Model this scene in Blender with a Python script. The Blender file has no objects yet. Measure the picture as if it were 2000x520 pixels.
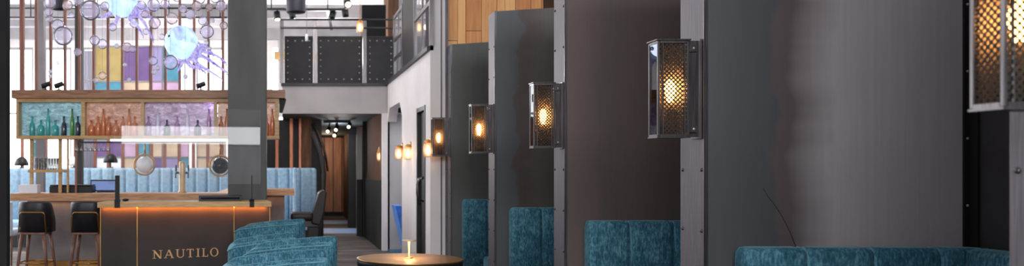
import bpy, bmesh, math, random
from mathutils import Vector, Matrix
random.seed(7)
PI = math.pi
COL = bpy.context.scene.collection
F, CX, CY, EYE = 1700.0, 557.0, 330.0, 1.40

def P(px, py, d):
    return Vector(((px-CX)/F*d, d, EYE-(py-CY)/F*d))
def XX(px, d): return (px-CX)/F*d
def ZZ(py, d): return EYE-(py-CY)/F*d

# ------------------------------------------------------------------ materials
MATS = {}
def lin(c):
    return tuple(((v/12.92) if v <= .04045 else ((v+.055)/1.055)**2.4) for v in [x/255 for x in c])
def new_mat(name):
    m = bpy.data.materials.new(name); m.use_nodes = True
    nt = m.node_tree; nt.nodes.clear()
    out = nt.nodes.new('ShaderNodeOutputMaterial')
    MATS[name] = m
    return m, nt, out
def N(nt, t, **kw):
    n = nt.nodes.new('ShaderNode'+t)
    for k, v in kw.items():
        if k in n.inputs.keys(): n.inputs[k].default_value = v
        else: setattr(n, k, v)
    return n
def ramp(nt, fac, stops):
    r = nt.nodes.new('ShaderNodeValToRGB')
    while len(r.color_ramp.elements) < len(stops): r.color_ramp.elements.new(.5)
    for e, (p, c) in zip(r.color_ramp.elements, stops):
        e.position = p; e.color = (*c, 1)
    nt.links.new(fac, r.inputs[0]); return r.outputs[0]
def pmat(name, c1, c2=None, scale=8, stretch=(1,1,1), rough=.5, metal=0, bump=0, sheen=0, spec=.5, detail=4, srgb=True):
    """procedural material: two colours mixed by stretched noise"""
    m, nt, out = new_mat(name)
    if srgb:
        c1 = lin(c1); c2 = lin(c2) if c2 else None
    b = N(nt, 'BsdfPrincipled', Roughness=rough, Metallic=metal)
    b.inputs['Specular IOR Level'].default_value = spec
    if sheen:
        b.inputs['Sheen Weight'].default_value = sheen
        b.inputs['Sheen Roughness'].default_value = .35
        b.inputs['Sheen Tint'].default_value = (.5,.85,1,1)
    if c2 is None: c2 = tuple(v*.8 for v in c1)
    tc = N(nt, 'TexCoord'); mp = N(nt, 'Mapping'); mp.inputs['Scale'].default_value = stretch
    nt.links.new(tc.outputs['Object'], mp.inputs[0])
    nz = N(nt, 'TexNoise', Scale=scale, Detail=detail)
    nt.links.new(mp.outputs[0], nz.inputs['Vector'])
    nt.links.new(ramp(nt, nz.outputs[0], [(.34, c1), (.66, c2)]), b.inputs['Base Color'])
    if bump:
        bp = N(nt, 'Bump', Strength=bump, Distance=.01)
        nt.links.new(nz.outputs[0], bp.inputs['Height']); nt.links.new(bp.outputs[0], b.inputs['Normal'])
    nt.links.new(b.outputs[0], out.inputs[0])
    return m
def emat(name, c, s, srgb=True):
    m, nt, out = new_mat(name)
    e = N(nt, 'Emission', Strength=s); e.inputs[0].default_value = (*(lin(c) if srgb else c), 1)
    nt.links.new(e.outputs[0], out.inputs[0]); return m
def glassmat(name, tint=(1,1,1), edge=(1,1,1), ior=1.5, rough=.0):
    """thin clear glass: transparent + glossy by Fresnel, darker tint at the rim"""
    m, nt, out = new_mat(name)
    lw = N(nt, 'LayerWeight', Blend=.35)
    tr = N(nt, 'BsdfTransparent'); gl = N(nt, 'BsdfGlossy', Roughness=rough)
    nt.links.new(ramp(nt, lw.outputs['Facing'], [(.2, tint), (.95, edge)]), tr.inputs[0])
    fr = N(nt, 'Fresnel', IOR=ior); mx = N(nt, 'MixShader')
    nt.links.new(fr.outputs[0], mx.inputs[0]); nt.links.new(tr.outputs[0], mx.inputs[1]); nt.links.new(gl.outputs[0], mx.inputs[2])
    nt.links.new(mx.outputs[0], out.inputs[0]); return m

pmat('black_metal', (30,30,32), (22,22,24), 5, rough=.45, metal=.3)
pmat('dark_frame', (20,22,24), (12,13,15), 3, rough=.55, spec=.3)
pmat('charcoal', (46,45,48), (34,33,36), 4, rough=.55)
pmat('desk_panel', (46,42,41), (36,33,32), 3, rough=.6, spec=.3)
pmat('rail_panel', (42,41,44), (33,32,35), 4, rough=.6, spec=.3)
pmat('gunmetal', (108,103,104), (78,75,77), 6, (30,30,1), rough=.32, metal=.85)
pmat('mesh_steel', (36,32,30), (28,25,24), 6, rough=.6, spec=.25)
pmat('near_black', (26,26,27), (18,18,19), 3, rough=.8, spec=.2)
pmat('steel_light', (104,97,104), (80,75,81), 5, (30,30,1), rough=.5, metal=.5)
pmat('rivet_steel', (96,90,90), (60,58,60), 9, rough=.3, metal=.8)
pmat('rivet_pale', (170,165,160), (130,125,120), 9, rough=.35, metal=.6)
pmat('brass', (196,148,84), (160,116,62), 4, rough=.28, metal=.9)
pmat('letter_gold', (196,158,104), (180,142,90), 4, rough=.5, metal=.1)
pmat('gold_wood', (198,158,98), (164,126,72), 3, (2,18,18), rough=.4)
pmat('bar_wood', (196,146,104), (160,114,78), 3, (2,16,16), rough=.45)
pmat('beam_wood', (160,112,76), (122,82,54), 3, (1.5,16,16), rough=.45)
pmat('copper_wood', (156,100,80), (122,76,60), 4, (12,12,1), rough=.5)
pmat('pale_brass', (218,192,156), (192,164,128), 4, rough=.35, metal=.35)
pmat('copper', (196,120,84), (160,92,62), 4, (12,12,1), rough=.4, metal=.3)
pmat('leg_wood', (134,92,76), (94,62,50), 5, (14,14,1), rough=.42)
pmat('concrete', (134,126,124), (96,90,90), 2.2, rough=.7, detail=6)
pmat('column_steel', (70,70,68), (52,52,51), 1.5, (3,3,.6), rough=.55)
pmat('leather_black', (30,30,34), (20,20,23), 18, rough=.42, bump=.1)
pmat('leather_brown', (32,22,21), (24,17,16), 10, rough=.42, bump=.1, spec=.3)
pmat('white_wall', (214,208,208), (204,198,198), 2, rough=.75)
pmat('grey_wall', (176,172,172), (164,160,161), 2, rough=.75)
pmat('ceiling_white', (226,224,226), (214,212,214), 2, rough=.8)
pmat('beam_grey', (150,146,150), (130,127,130), 2, rough=.7)
pmat('corridor_black', (30,28,28), (20,19,19), 3, rough=.7)
pmat('corridor_brown', (104,76,60), (80,58,46), 3, (6,6,1), rough=.85, spec=.1)
pmat('far_wood', (190,134,100), (158,106,76), 3, (8,8,.6), rough=.5)
pmat('floor_daylight', (172,206,252), (150,190,244), 3, rough=.4)
pmat('blue_fabric', (60,120,220), (40,92,190), 9, rough=.8, sheen=.3)
pmat('blue_carpet', (70,110,140), (52,90,120), 9, rough=.9)
pmat('banquette_blue', (166,194,214), (140,172,196), 16, rough=.8, sheen=.3)
pmat('banquette_seam', (84,112,136), (74,100,124), 16, rough=.8)
pmat('pale_chair', (206,216,230), (186,198,214), 9, rough=.8)
pmat('table_top', (68,46,35), (54,37,29), 4, (1,10,1), rough=.45)
pmat('chrome', (46,46,48), (38,38,40), 3, rough=.1, metal=1)
pmat('paper', (232,232,236), (220,220,226), 3, rough=.6)
pmat('curtain_grey', (168,166,178), (146,144,158), 3, (14,14,.6), rough=.9)
pmat('exterior', (124,124,128), (100,100,104), 1, rough=.9)
pmat('drum_shade', (44,42,56), (34,32,44), 4, rough=.6)
pmat('white_plastic', (235,238,242), (225,228,232), 4, rough=.4)
glassmat('clear_glass', (.97,.98,.98), (.8,.84,.86), 1.45)
glassmat('acrylic', (.99,.99,.99), (.92,.95,.95), 1.58)
def bubble(name, tint, edge, body, k, ior=1.4):
    """blown glass: clear shell with a faint milky body and glossy rim"""
    m, nt, out = new_mat(name)
    lw = N(nt, 'LayerWeight', Blend=.3); tr = N(nt, 'BsdfTransparent'); gl = N(nt, 'BsdfGlossy', Roughness=.03)
    nt.links.new(ramp(nt, lw.outputs['Facing'], [(.35, tint), (.97, edge)]), tr.inputs[0])
    tl = N(nt, 'BsdfTranslucent'); tl.inputs[0].default_value = (*body,1); df = N(nt, 'BsdfDiffuse'); df.inputs[0].default_value = (*body,1)
    m0 = N(nt, 'MixShader'); m0.inputs[0].default_value = .4; nt.links.new(tl.outputs[0], m0.inputs[1]); nt.links.new(df.outputs[0], m0.inputs[2])
    m1 = N(nt, 'MixShader'); m1.inputs[0].default_value = k; nt.links.new(tr.outputs[0], m1.inputs[1]); nt.links.new(m0.outputs[0], m1.inputs[2])
    fr = N(nt, 'Fresnel', IOR=ior); m2 = N(nt, 'MixShader')
    nt.links.new(fr.outputs[0], m2.inputs[0]); nt.links.new(m1.outputs[0], m2.inputs[1]); nt.links.new(gl.outputs[0], m2.inputs[2])
    nt.links.new(m2.outputs[0], out.inputs[0])
bubble('amber_glass', (1,.88,.76), (.9,.66,.5), (1,.72,.5), .35)
bubble('bubble_glass', (.97,.96,1), (.80,.77,.92), (.86,.82,1), .26, 1.22)
bubble('bubble_rose', (.97,.93,.95), (.84,.68,.74), (1,.85,.88), .26, 1.22)
bubble('bubble_white', (.97,.97,1), (.8,.8,.9), (.95,.93,1), .75)
bubble('rail_glass', (.7,.7,.74), (.6,.6,.64), (.7,.7,.74), .4)
bubble('tumbler_glass', (.97,.98,.98), (.9,.92,.94), (.9,.94,.97), .12)
glassmat('sconce_glass', (.94,.95,.96), (.6,.6,.62), 1.3)
def hammered(name):
    """textured amber glass: mostly clear, scatters lamp light"""
    m, nt, out = new_mat(name)
    tr = N(nt, 'BsdfTransparent'); tr.inputs[0].default_value = (.72,.66,.6,1)
    tl = N(nt, 'BsdfTranslucent'); tl.inputs[0].default_value = (.9,.7,.5,1)
    mx = N(nt, 'MixShader'); mx.inputs[0].default_value = .16
    nt.links.new(tr.outputs[0], mx.inputs[1]); nt.links.new(tl.outputs[0], mx.inputs[2]); nt.links.new(mx.outputs[0], out.inputs[0])
hammered('sconce_diffuser')
emat('bulb_warm', (255,200,130), 45)
emat('globe_warm', (255,206,150), 6)
emat('spot_lens', (255,226,180), 9)
emat('led_white', (240,240,255), 1.6)
emat('stem_glow', (255,206,130), 2.2)
emat('screen_blue', (120,140,190), .8)

def velvet():
    m, nt, out = new_mat('teal_velvet')
    tc = N(nt, 'TexCoord')
    mp = N(nt, 'Mapping'); mp.inputs['Scale'].default_value = (1,1,1.0)
    nt.links.new(tc.outputs['Object'], mp.inputs[0])
    a = N(nt, 'TexNoise', Scale=9, Detail=6, Roughness=.7); b2 = N(nt, 'TexNoise', Scale=90, Detail=3)
    mp2 = N(nt, 'Mapping'); mp2.inputs['Scale'].default_value = (1,1,.35)
    nt.links.new(tc.outputs['Object'], mp2.inputs[0])
    nt.links.new(mp.outputs[0], a.inputs['Vector']); nt.links.new(mp2.outputs[0], b2.inputs['Vector'])
    mx = N(nt, 'Math', operation='MULTIPLY_ADD'); mx.inputs[1].default_value = .55
    nt.links.new(b2.outputs[0], mx.inputs[0])
    mm = N(nt, 'Math', operation='MULTIPLY'); mm.inputs[1].default_value = .5
    nt.links.new(a.outputs[0], mm.inputs[0]); nt.links.new(mm.outputs[0], mx.inputs[2])
    b = N(nt, 'BsdfPrincipled', Roughness=.8)
    b.inputs['Specular IOR Level'].default_value = .2
    b.inputs['Sheen Weight'].default_value = .3; b.inputs['Sheen Roughness'].default_value = .35
    b.inputs['Sheen Tint'].default_value = (.45,.85,1,1)
    nt.links.new(ramp(nt, mx.outputs[0], [(.36, lin((26,64,79))), (.52, lin((50,96,113))), (.68, lin((96,142,156)))]), b.inputs['Base Color'])
    bp = N(nt, 'Bump', Strength=.25, Distance=.004)
    nt.links.new(b2.outputs[0], bp.inputs['Height']); nt.links.new(bp.outputs[0], b.inputs['Normal'])
    nt.links.new(b.outputs[0], out.inputs[0])
velvet()
pmat('teal_piping', (88,140,156), (66,116,134), 40, rough=.8, sheen=.3)

def patina(name, c_left, c_mid, c_right, x0, wob, wid, rough=.42, metal=.45):
    """heat-oxidised steel sheet: patches of blue-black, brown and grey with a wandering edge (object x, z)"""
    m, nt, out = new_mat(name)
    tc = N(nt, 'TexCoord'); sx = N(nt, 'SeparateXYZ'); nt.links.new(tc.outputs['Object'], sx.inputs[0])
    mp = N(nt, 'Mapping'); mp.inputs['Scale'].default_value = (.3, .3, 1.5)
    nt.links.new(tc.outputs['Object'], mp.inputs[0])
    nz = N(nt, 'TexNoise', Scale=1.6, Detail=3); nt.links.new(mp.outputs[0], nz.inputs['Vector'])
    o = N(nt, 'Math', operation='MULTIPLY_ADD'); o.inputs[1].default_value = wob
    nt.links.new(nz.outputs[0], o.inputs[0]); nt.links.new(sx.outputs[0], o.inputs[2])
    mr = N(nt, 'MapRange'); mr.inputs['From Min'].default_value = x0-wid+wob*.5; mr.inputs['From Max'].default_value = x0+wid+wob*.5
    nt.links.new(o.outputs[0], mr.inputs['Value'])
    cr = ramp(nt, mr.outputs[0], [(0, lin(c_left)), (.36, lin(c_left)), (.41, lin(c_mid)), (.5, lin(c_mid)), (.85, lin(c_right)), (1, lin(c_right))])
    gp = N(nt, 'Mapping'); gp.inputs['Scale'].default_value = (22, 22, .7); nt.links.new(tc.outputs['Object'], gp.inputs[0])
    g = N(nt, 'TexNoise', Scale=2.2, Detail=5); nt.links.new(gp.outputs[0], g.inputs['Vector'])
    ml = N(nt, 'MixRGB', blend_type='MULTIPLY'); ml.inputs[0].default_value = .8
    nt.links.new(cr, ml.inputs[1]); nt.links.new(ramp(nt, g.outputs[0], [(.3, (.86,.86,.86)), (.7, (1,1,1))]), ml.inputs[2])
    b = N(nt, 'BsdfPrincipled', Roughness=rough, Metallic=metal)
    nt.links.new(ml.outputs[0], b.inputs['Base Color']); nt.links.new(b.outputs[0], out.inputs[0])
patina('patina_near', (80,78,82), (74,70,74), (80,78,82), .6, .3, .4)
patina('patina_and_light', (74,75,79), (88,78,79), (172,164,166), .40, .36, .30, .5, .2)  # stained steel; the paler right side is light painted into the colour
patina('patina_second', (94,82,78), (88,79,76), (96,85,80), .3, .4, .3, .5, .3)
patina('patina_third', (76,79,82), (76,66,64), (90,85,82), .26, .5, .22, .5, .3)
patina('patina_fourth', (82,82,80), (78,78,77), (84,82,80), .3, .4, .3, .5, .3)

def boards(name):
    m, nt, out = new_mat(name)
    tc = N(nt, 'TexCoord'); oi = N(nt, 'NewGeometry')
    mp = N(nt, 'Mapping'); mp.inputs['Scale'].default_value = (14,14,.8); nt.links.new(tc.outputs['Object'], mp.inputs[0])
    nz = N(nt, 'TexNoise', Scale=3, Detail=5); nt.links.new(mp.outputs[0], nz.inputs['Vector'])
    ad = N(nt, 'Math', operation='MULTIPLY_ADD'); ad.inputs[1].default_value = .55
    nt.links.new(oi.outputs['Random Per Island'], ad.inputs[0])
    m2 = N(nt, 'Math', operation='MULTIPLY'); m2.inputs[1].default_value = .5
    nt.links.new(nz.outputs[0], m2.inputs[0]); nt.links.new(m2.outputs[0], ad.inputs[2])
    b = N(nt, 'BsdfPrincipled', Roughness=.6)
    nt.links.new(ramp(nt, ad.outputs[0], [(.15, lin((170,108,62))), (.45, lin((220,150,92))), (.75, lin((250,192,126)))]), b.inputs['Base Color'])
    nt.links.new(b.outputs[0], out.inputs[0])
boards('cedar_boards')

def carpet():
    m, nt, out = new_mat('carpet')
    tc = N(nt, 'TexCoord'); mp = N(nt, 'Mapping'); mp.inputs['Scale'].default_value = (.35,1.6,1)
    nt.links.new(tc.outputs['Object'], mp.inputs[0])
    nz = N(nt, 'TexNoise', Scale=1.3, Detail=5, Distortion=.8); nt.links.new(mp.outputs[0], nz.inputs['Vector'])
    b = N(nt, 'BsdfPrincipled', Roughness=.75)
    nt.links.new(ramp(nt, nz.outputs[0], [(.36, lin((48,40,42))), (.5, lin((76,66,65))), (.62, lin((116,104,92)))]), b.inputs['Base Color'])
    nt.links.new(b.outputs[0], out.inputs[0])
carpet()

def busy(name, cs, strength):
    """backlit display panel of tinted rippled glass"""
    m, nt, out = new_mat(name)
    tc = N(nt, 'TexCoord'); mp = N(nt, 'Mapping'); mp.inputs['Scale'].default_value = (1,1,2.2)
    nt.links.new(tc.outputs['Object'], mp.inputs[0])
    nz = N(nt, 'TexNoise', Scale=9, Detail=6, Roughness=.7, Distortion=1.2); nt.links.new(mp.outputs[0], nz.inputs['Vector'])
    c = ramp(nt, nz.outputs[0], [(.3, lin(cs[0])), (.5, lin(cs[1])), (.68, lin(cs[2]))])
    e = N(nt, 'Emission', Strength=strength); nt.links.new(c, e.inputs[0])
    b = N(nt, 'BsdfPrincipled', Roughness=.25); nt.links.new(c, b.inputs['Base Color'])
    ad = N(nt, 'AddShader'); nt.links.new(e.outputs[0], ad.inputs[0]); nt.links.new(b.outputs[0], ad.inputs[1])
    nt.links.new(ad.outputs[0], out.inputs[0])
busy('panel_teal', [(70,88,110), (104,140,150), (140,186,190)], .55)
busy('panel_orange', [(110,72,58), (150,108,88), (190,150,128)], .55)
busy('panel_purple', [(78,58,84), (134,112,140), (180,166,190)], .55)
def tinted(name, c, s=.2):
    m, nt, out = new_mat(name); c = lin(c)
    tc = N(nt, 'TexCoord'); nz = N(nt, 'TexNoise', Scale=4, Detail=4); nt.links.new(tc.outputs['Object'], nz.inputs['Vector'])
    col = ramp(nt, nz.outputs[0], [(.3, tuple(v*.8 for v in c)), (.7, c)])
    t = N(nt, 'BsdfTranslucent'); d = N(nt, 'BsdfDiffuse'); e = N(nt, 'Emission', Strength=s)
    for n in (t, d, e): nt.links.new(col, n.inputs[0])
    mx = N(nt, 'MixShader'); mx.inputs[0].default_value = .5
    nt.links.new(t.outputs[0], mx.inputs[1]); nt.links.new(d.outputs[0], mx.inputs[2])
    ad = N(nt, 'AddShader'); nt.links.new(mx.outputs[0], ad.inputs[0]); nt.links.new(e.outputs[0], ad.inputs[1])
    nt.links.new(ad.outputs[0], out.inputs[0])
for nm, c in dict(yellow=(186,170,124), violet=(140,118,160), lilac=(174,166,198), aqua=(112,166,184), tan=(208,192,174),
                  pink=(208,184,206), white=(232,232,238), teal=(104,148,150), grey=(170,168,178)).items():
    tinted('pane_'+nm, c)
pmat('bottle_teal', (70,170,165), (50,140,140), 6, rough=.12)
pmat('bottle_green', (74,140,58), (52,110,42), 6, rough=.12)
pmat('bottle_dark', (52,58,70), (40,44,54), 6, rough=.12)
pmat('bottle_amber', (214,132,84), (170,92,56), 6, rough=.12)
pmat('bottle_rose', (170,128,170), (130,98,140), 6, rough=.12)
pmat('bottle_white', (214,210,224), (190,186,204), 6, rough=.12)
def glow_glass(name, c1, c2, s, sc=2.2, w=.4):
    """lit blown glass: two tints swirled across the glass"""
    m, nt, out = new_mat(name)
    tc = N(nt, 'TexCoord'); nz = N(nt, 'TexNoise', Scale=sc, Detail=3, Distortion=1.5); nt.links.new(tc.outputs['Object'], nz.inputs['Vector'])
    e = N(nt, 'Emission', Strength=s); nt.links.new(ramp(nt, nz.outputs[0], [(.3, lin(c1)), (.3+w, lin(c2))]), e.inputs[0])
    g = N(nt, 'BsdfGlossy', Roughness=.05); fr = N(nt, 'Fresnel', IOR=1.4); mx = N(nt, 'MixShader')
    nt.links.new(fr.outputs[0], mx.inputs[0]); nt.links.new(e.outputs[0], mx.inputs[1]); nt.links.new(g.outputs[0], mx.inputs[2])
    nt.links.new(mx.outputs[0], out.inputs[0])
glow_glass('octopus_blue', (146,146,255), (196,242,255), 1.2, 2.6, .3)
glow_glass('octopus_violet', (118,98,214), (206,196,250), .8, 14, .3)

# ------------------------------------------------------------------ mesh helpers
class MB:
    def __init__(self):
        self.bm = bmesh.new(); self.mi = 0
    def _mark(self, faces, smooth):
        for f in faces: f.smooth = smooth; f.material_index = self.mi
    def poly(self, pts, faces, smooth=False):
        vs = [self.bm.verts.new(p) for p in pts]
        fs = []
        for f in faces:
            try: fs.append(self.bm.faces.new([vs[i] for i in f]))
            except ValueError: pass
        self._mark(fs, smooth); return self
    def box(self, x0, x1, y0, y1, z0, z1, bev=0, seg=2):
        x0, x1 = sorted((x0,x1)); y0, y1 = sorted((y0,y1)); z0, z1 = sorted((z0,z1))
        t = bmesh.new(); bmesh.ops.create_cube(t, size=1)
        for v in t.verts:
            v.co = Vector(((x0+x1)/2+v.co.x*(x1-x0), (y0+y1)/2+v.co.y*(y1-y0), (z0+z1)/2+v.co.z*(z1-z0)))
        if bev: bmesh.ops.bevel(t, geom=t.edges[:], offset=bev, segments=seg, profile=.5, affect='EDGES')
        return self._join(t, smooth=bev > .012)
    def _join(self, t, smooth=False, mat=None):
        if mat is not None: bmesh.ops.transform(t, matrix=mat, verts=t.verts)
        m = {v: self.bm.verts.new(v.co) for v in t.verts}
        fs = [self.bm.faces.new([m[v] for v in f.verts]) for f in t.faces]
        self._mark(fs, smooth); t.free(); return self
    def bar(self, a, b, w, h=None, up=Vector((0,0,1))):
        """rectangular bar between two points"""
        a, b = Vector(a), Vector(b); h = h or w; d = (b-a); L = d.length; d.normalize()
        if abs(d.dot(up)) > .98: up = Vector((0,1,0))
        s = d.cross(up).normalized(); u = s.cross(d)
        pts = [p + s*i*w/2 + u*j*h/2 for p in (a,b) for i, j in ((-1,-1),(1,-1),(1,1),(-1,1))]
        return self.poly(pts, [(0,1,2,3),(7,6,5,4),(0,4,5,1),(1,5,6,2),(2,6,7,3),(3,7,4,0)])
    def tube(self, pts, r, n=8, r1=None, closed=False):
        pts = [Vector(p) for p in pts]; k = len(pts); rings = []
        for i, p in enumerate(pts):
            if closed: d = pts[(i+1) % k]-pts[i-1]
            else: d = pts[min(i+1,k-1)]-pts[max(i-1,0)]
            d.normalize(); up = Vector((0,0,1)) if abs(d.z) < .95 else Vector((0,1,0))
            s = d.cross(up).normalized(); u = s.cross(d)
            rr = r if r1 is None else r+(r1-r)*i/max(1,k-1)
            rings.append([self.bm.verts.new(p+(s*math.cos(t)+u*math.sin(t))*rr) for t in [2*PI*j/n for j in range(n)]])
        fs = []
        for i in range(k if closed else k-1):
            A, B = rings[i], rings[(i+1) % k]
            for j in range(n): fs.append(self.bm.faces.new((A[j],A[(j+1)%n],B[(j+1)%n],B[j])))
        if not closed:
            fs.append(self.bm.faces.new(rings[0][::-1])); fs.append(self.bm.faces.new(rings[-1]))
        self._mark(fs, True); return self
    def lathe(self, prof, c=(0,0,0), n=24, axis='z', sx=1, sy=1):
        """prof: list of (radius, height) turned about a vertical axis through c"""
        c = Vector(c); rings = []
        for r, h in prof:
            if r < 1e-5: rings.append([self.bm.verts.new(self._ax(c, 0, 0, h, axis))])
            else: rings.append([self.bm.verts.new(self._ax(c, r*sx*math.cos(2*PI*j/n), r*sy*math.sin(2*PI*j/n), h, axis)) for j in range(n)])
        fs = []
        for A, B in zip(rings, rings[1:]):
            if len(A) == 1 and len(B) == 1: continue
            for j in range(n):
                if len(A) == 1: fs.append(self.bm.faces.new((A[0],B[(j+1)%n],B[j])))
                elif len(B) == 1: fs.append(self.bm.faces.new((A[j],A[(j+1)%n],B[0])))
                else: fs.append(self.bm.faces.new((A[j],A[(j+1)%n],B[(j+1)%n],B[j])))
        for R in (rings[0], rings[-1]):
            if len(R) > 1: fs.append(self.bm.faces.new(R))
        self._mark(fs, True); return self
    def _ax(self, c, a, b, h, axis):
        return c + (Vector((a,b,h)) if axis == 'z' else Vector((h,a,b)) if axis == 'x' else Vector((a,h,b)))
    def ball(self, c, r, n=20, sz=1):
        m = n//2
        return self.lathe([(r*math.sin(PI*i/m), -r*sz*math.cos(PI*i/m)) for i in range(m+1)], c, n)
    def prism(self, poly, h0, h1, axis='z', smooth=False):
        """poly of 2-D points extruded; axis z: (x,y), axis y: (x,z), axis x: (y,z)"""
        def q(p, h): return (p[0],p[1],h) if axis == 'z' else (p[0],h,p[1]) if axis == 'y' else (h,p[0],p[1])
        k = len(poly)
        pts = [q(p,h0) for p in poly]+[q(p,h1) for p in poly]
        return self.poly(pts, [tuple(range(k))[::-1], tuple(range(k,2*k))]+[(i,(i+1)%k,k+(i+1)%k,k+i) for i in range(k)], smooth)
    def loft(self, path, thick, top, bot, r=.04, side=1, rnd=True):
        """upholstered wall along a plan path; thick/top are functions of (index, arc length)"""
        path = [Vector((p[0],p[1],0)) for p in path]; k = len(path); s = 0; secs = []
        def sec(p, nrm, t, tp, inset):
            rr = min(r, t*.48); q = []
            o0, o1, zt = inset, t-inset, tp-inset
            if o1-o0 < .004: o0 = t/2-.002; o1 = t/2+.002
            rr = min(rr, (o1-o0)*.48)
            q.append((o0,bot))
            for a in range(5): q.append((o0+rr-rr*math.cos(a*PI/8), zt-rr+rr*math.sin(a*PI/8)))
            for a in range(5): q.append((o1-rr+rr*math.sin(a*PI/8), zt-rr+rr*math.cos(a*PI/8)))
            q.append((o1,bot))
            return [self.bm.verts.new(p+nrm*o+Vector((0,0,z))) for o, z in q]
        for i, p in enumerate(path):
            if i: s += (p-path[i-1]).length
            d = (path[min(i+1,k-1)]-path[max(i-1,0)]).normalized(); nrm = Vector((d.y,-d.x,0))*side
            t, tp = thick(i,s), top(i,s)
            if i == 0 and rnd:
                for a in (4,3,2,1): secs.append(sec(p-d*r*math.sin(a*PI/8), nrm, t, tp, r*(1-math.cos(a*PI/8))))
            secs.append(sec(p, nrm, t, tp, 0))
            if i == k-1 and rnd:
                for a in (1,2,3,4): secs.append(sec(p+d*r*math.sin(a*PI/8), nrm, t, tp, r*(1-math.cos(a*PI/8))))
        fs = []
        for A, B in zip(secs, secs[1:]):
            for j in range(len(A)-1): fs.append(self.bm.faces.new((A[j],A[j+1],B[j+1],B[j])))
            fs.append(self.bm.faces.new((A[-1],A[0],B[0],B[-1])))
        fs.append(self.bm.faces.new(secs[0])); fs.append(self.bm.faces.new(secs[-1][::-1]))
        self._mark(fs, True); return self

def wloc(o):
    v = Vector((0,0,0))
    while o is not None: v += o.location; o = o.parent
    return v
def obj(name, mb, mats, parent=None, world=True):
    """link ONE mesh object; world=True means the coordinates are world ones and get moved into the parent's frame"""
    bmesh.ops.recalc_face_normals(mb.bm, faces=mb.bm.faces[:])
    if parent is not None and world:
        off = wloc(parent)
        for v in mb.bm.verts: v.co -= off
    me = bpy.data.meshes.new(name); mb.bm.to_mesh(me); mb.bm.free()
    for m in (mats if isinstance(mats, (list,tuple)) else [mats]): me.materials.append(MATS[m])
    o = bpy.data.objects.new(name, me); COL.objects.link(o)
    if parent is not None: o.parent = parent
    return o
def tag(o, label, cat, group=None):
    o['label'] = label; o['category'] = cat
    if group: o['group'] = group
    return o
def thing(name, label, cat, loc=(0,0,0), rz=0, group=None):
    o = bpy.data.objects.new(name, None); COL.objects.link(o); o.empty_display_size = .1
    o.location = loc; o.rotation_euler = (0,0,rz)
    return tag(o, label, cat, group)
def solo(name, mb, mats, label, cat, group=None):
    xs = [v.co for v in mb.bm.verts]
    c = Vector(((min(v.x for v in xs)+max(v.x for v in xs))/2, (min(v.y for v in xs)+max(v.y for v in xs))/2, min(v.z for v in xs)))
    for v in mb.bm.verts: v.co -= c
    o = obj(name, mb, mats); o.location = c
    return tag(o, label, cat, group)
def struct(name, mb, mats, parent=None):
    o = obj(name, mb, mats, parent)
    if parent is None: o['kind'] = 'structure'
    return o
def dup(root, loc=None, rz=None, label=None):
    def cp(o, par):
        c = o.copy(); COL.objects.link(c)
        if par is not None: c.parent = par
        for ch in kids.get(o, []): cp(ch, c)
        return c
    kids = {}
    for o in COL.objects:
        if o.parent is not None: kids.setdefault(o.parent, []).append(o)
    r = cp(root, None)
    if loc is not None: r.location = loc
    if rz is not None: r.rotation_euler = (0,0,rz)
    if label: r['label'] = label
    return r
def light(kind, loc, energy, color=(1,1,1), size=.1, size_y=None, rot=(0,0,0), spot=None, blend=.5):
    l = bpy.data.lights.new(kind.lower()+'_light', kind); l.energy = energy; l.color = color
    if kind == 'AREA':
        l.size = size
        if size_y: l.shape = 'RECTANGLE'; l.size_y = size_y
    else: l.shadow_soft_size = size
    if kind == 'SPOT': l.spot_size = spot; l.spot_blend = blend
    o = bpy.data.objects.new(kind.lower()+'_light', l); COL.objects.link(o)
    o.location = loc; o.rotation_euler = rot
    return o

# ------------------------------------------------------------------ the room
CEIL = 5.1; LEFT = -8.0; FRONT = -4.0; BACK = 26.0
WX = 1.75           # white side wall of the aisle
BX = 3.17           # wall behind the booths
MZ0, MZ1, MY = 2.35, 2.83, 15.0     # balcony slab bottom, top, front
struct('floor', MB().box(LEFT-.2, 6.5, FRONT-.2, BACK+.2, -.1, 0), 'carpet')
c = MB(); c.box(LEFT-.2, 6.5, FRONT-.2, BACK+.2, CEIL, CEIL+.1); struct('ceiling', c, 'ceiling_white')
for n, (y, z) in enumerate(((19.6,.3),(21.2,.22),(22.8,.3))):
    struct('trim_%d' % (n+1), MB().box(LEFT, 6.2, y, y+.2, CEIL-z, CEIL-.001), 'beam_grey')
# back wall of the tall room on the left: a run of tall windows
bw = MB(); YB = 24.0
bw.box(LEFT, -.2, YB, YB+.15, 0, .9); bw.box(LEFT, -.2, YB, YB+.15, 4.75, CEIL)
for x in (-8,-6.95,-5.9,-4.85,-3.8,-2.75,-1.7,-.65): bw.box(x, x+.3, YB, YB+.15, .9, 4.75)
struct('wall_back', bw, 'white_wall')
wn = 1
for x in (-8,-6.95,-5.9,-4.85,-3.8,-2.75,-1.7):
    f = MB(); a, b = x+.3, x+1.05
    f.box(a, a+.05, YB+.03, YB+.1, .9, 4.75); f.box(b-.05, b, YB+.03, YB+.1, .9, 4.75)
    f.box(a+.05, b-.05, YB+.03, YB+.1, .9, .96); f.box(a+.05, b-.05, YB+.03, YB+.1, 2.9, 2.96); f.box(a+.05, b-.05, YB+.03, YB+.1, 4.69, 4.75)
    w = struct('window_%d' % wn, f, 'beam_grey'); wn += 1
    obj('pane', MB().box(a+.05, b-.05, YB+.06, YB+.07, .96, 4.69), 'clear_glass', w)
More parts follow.
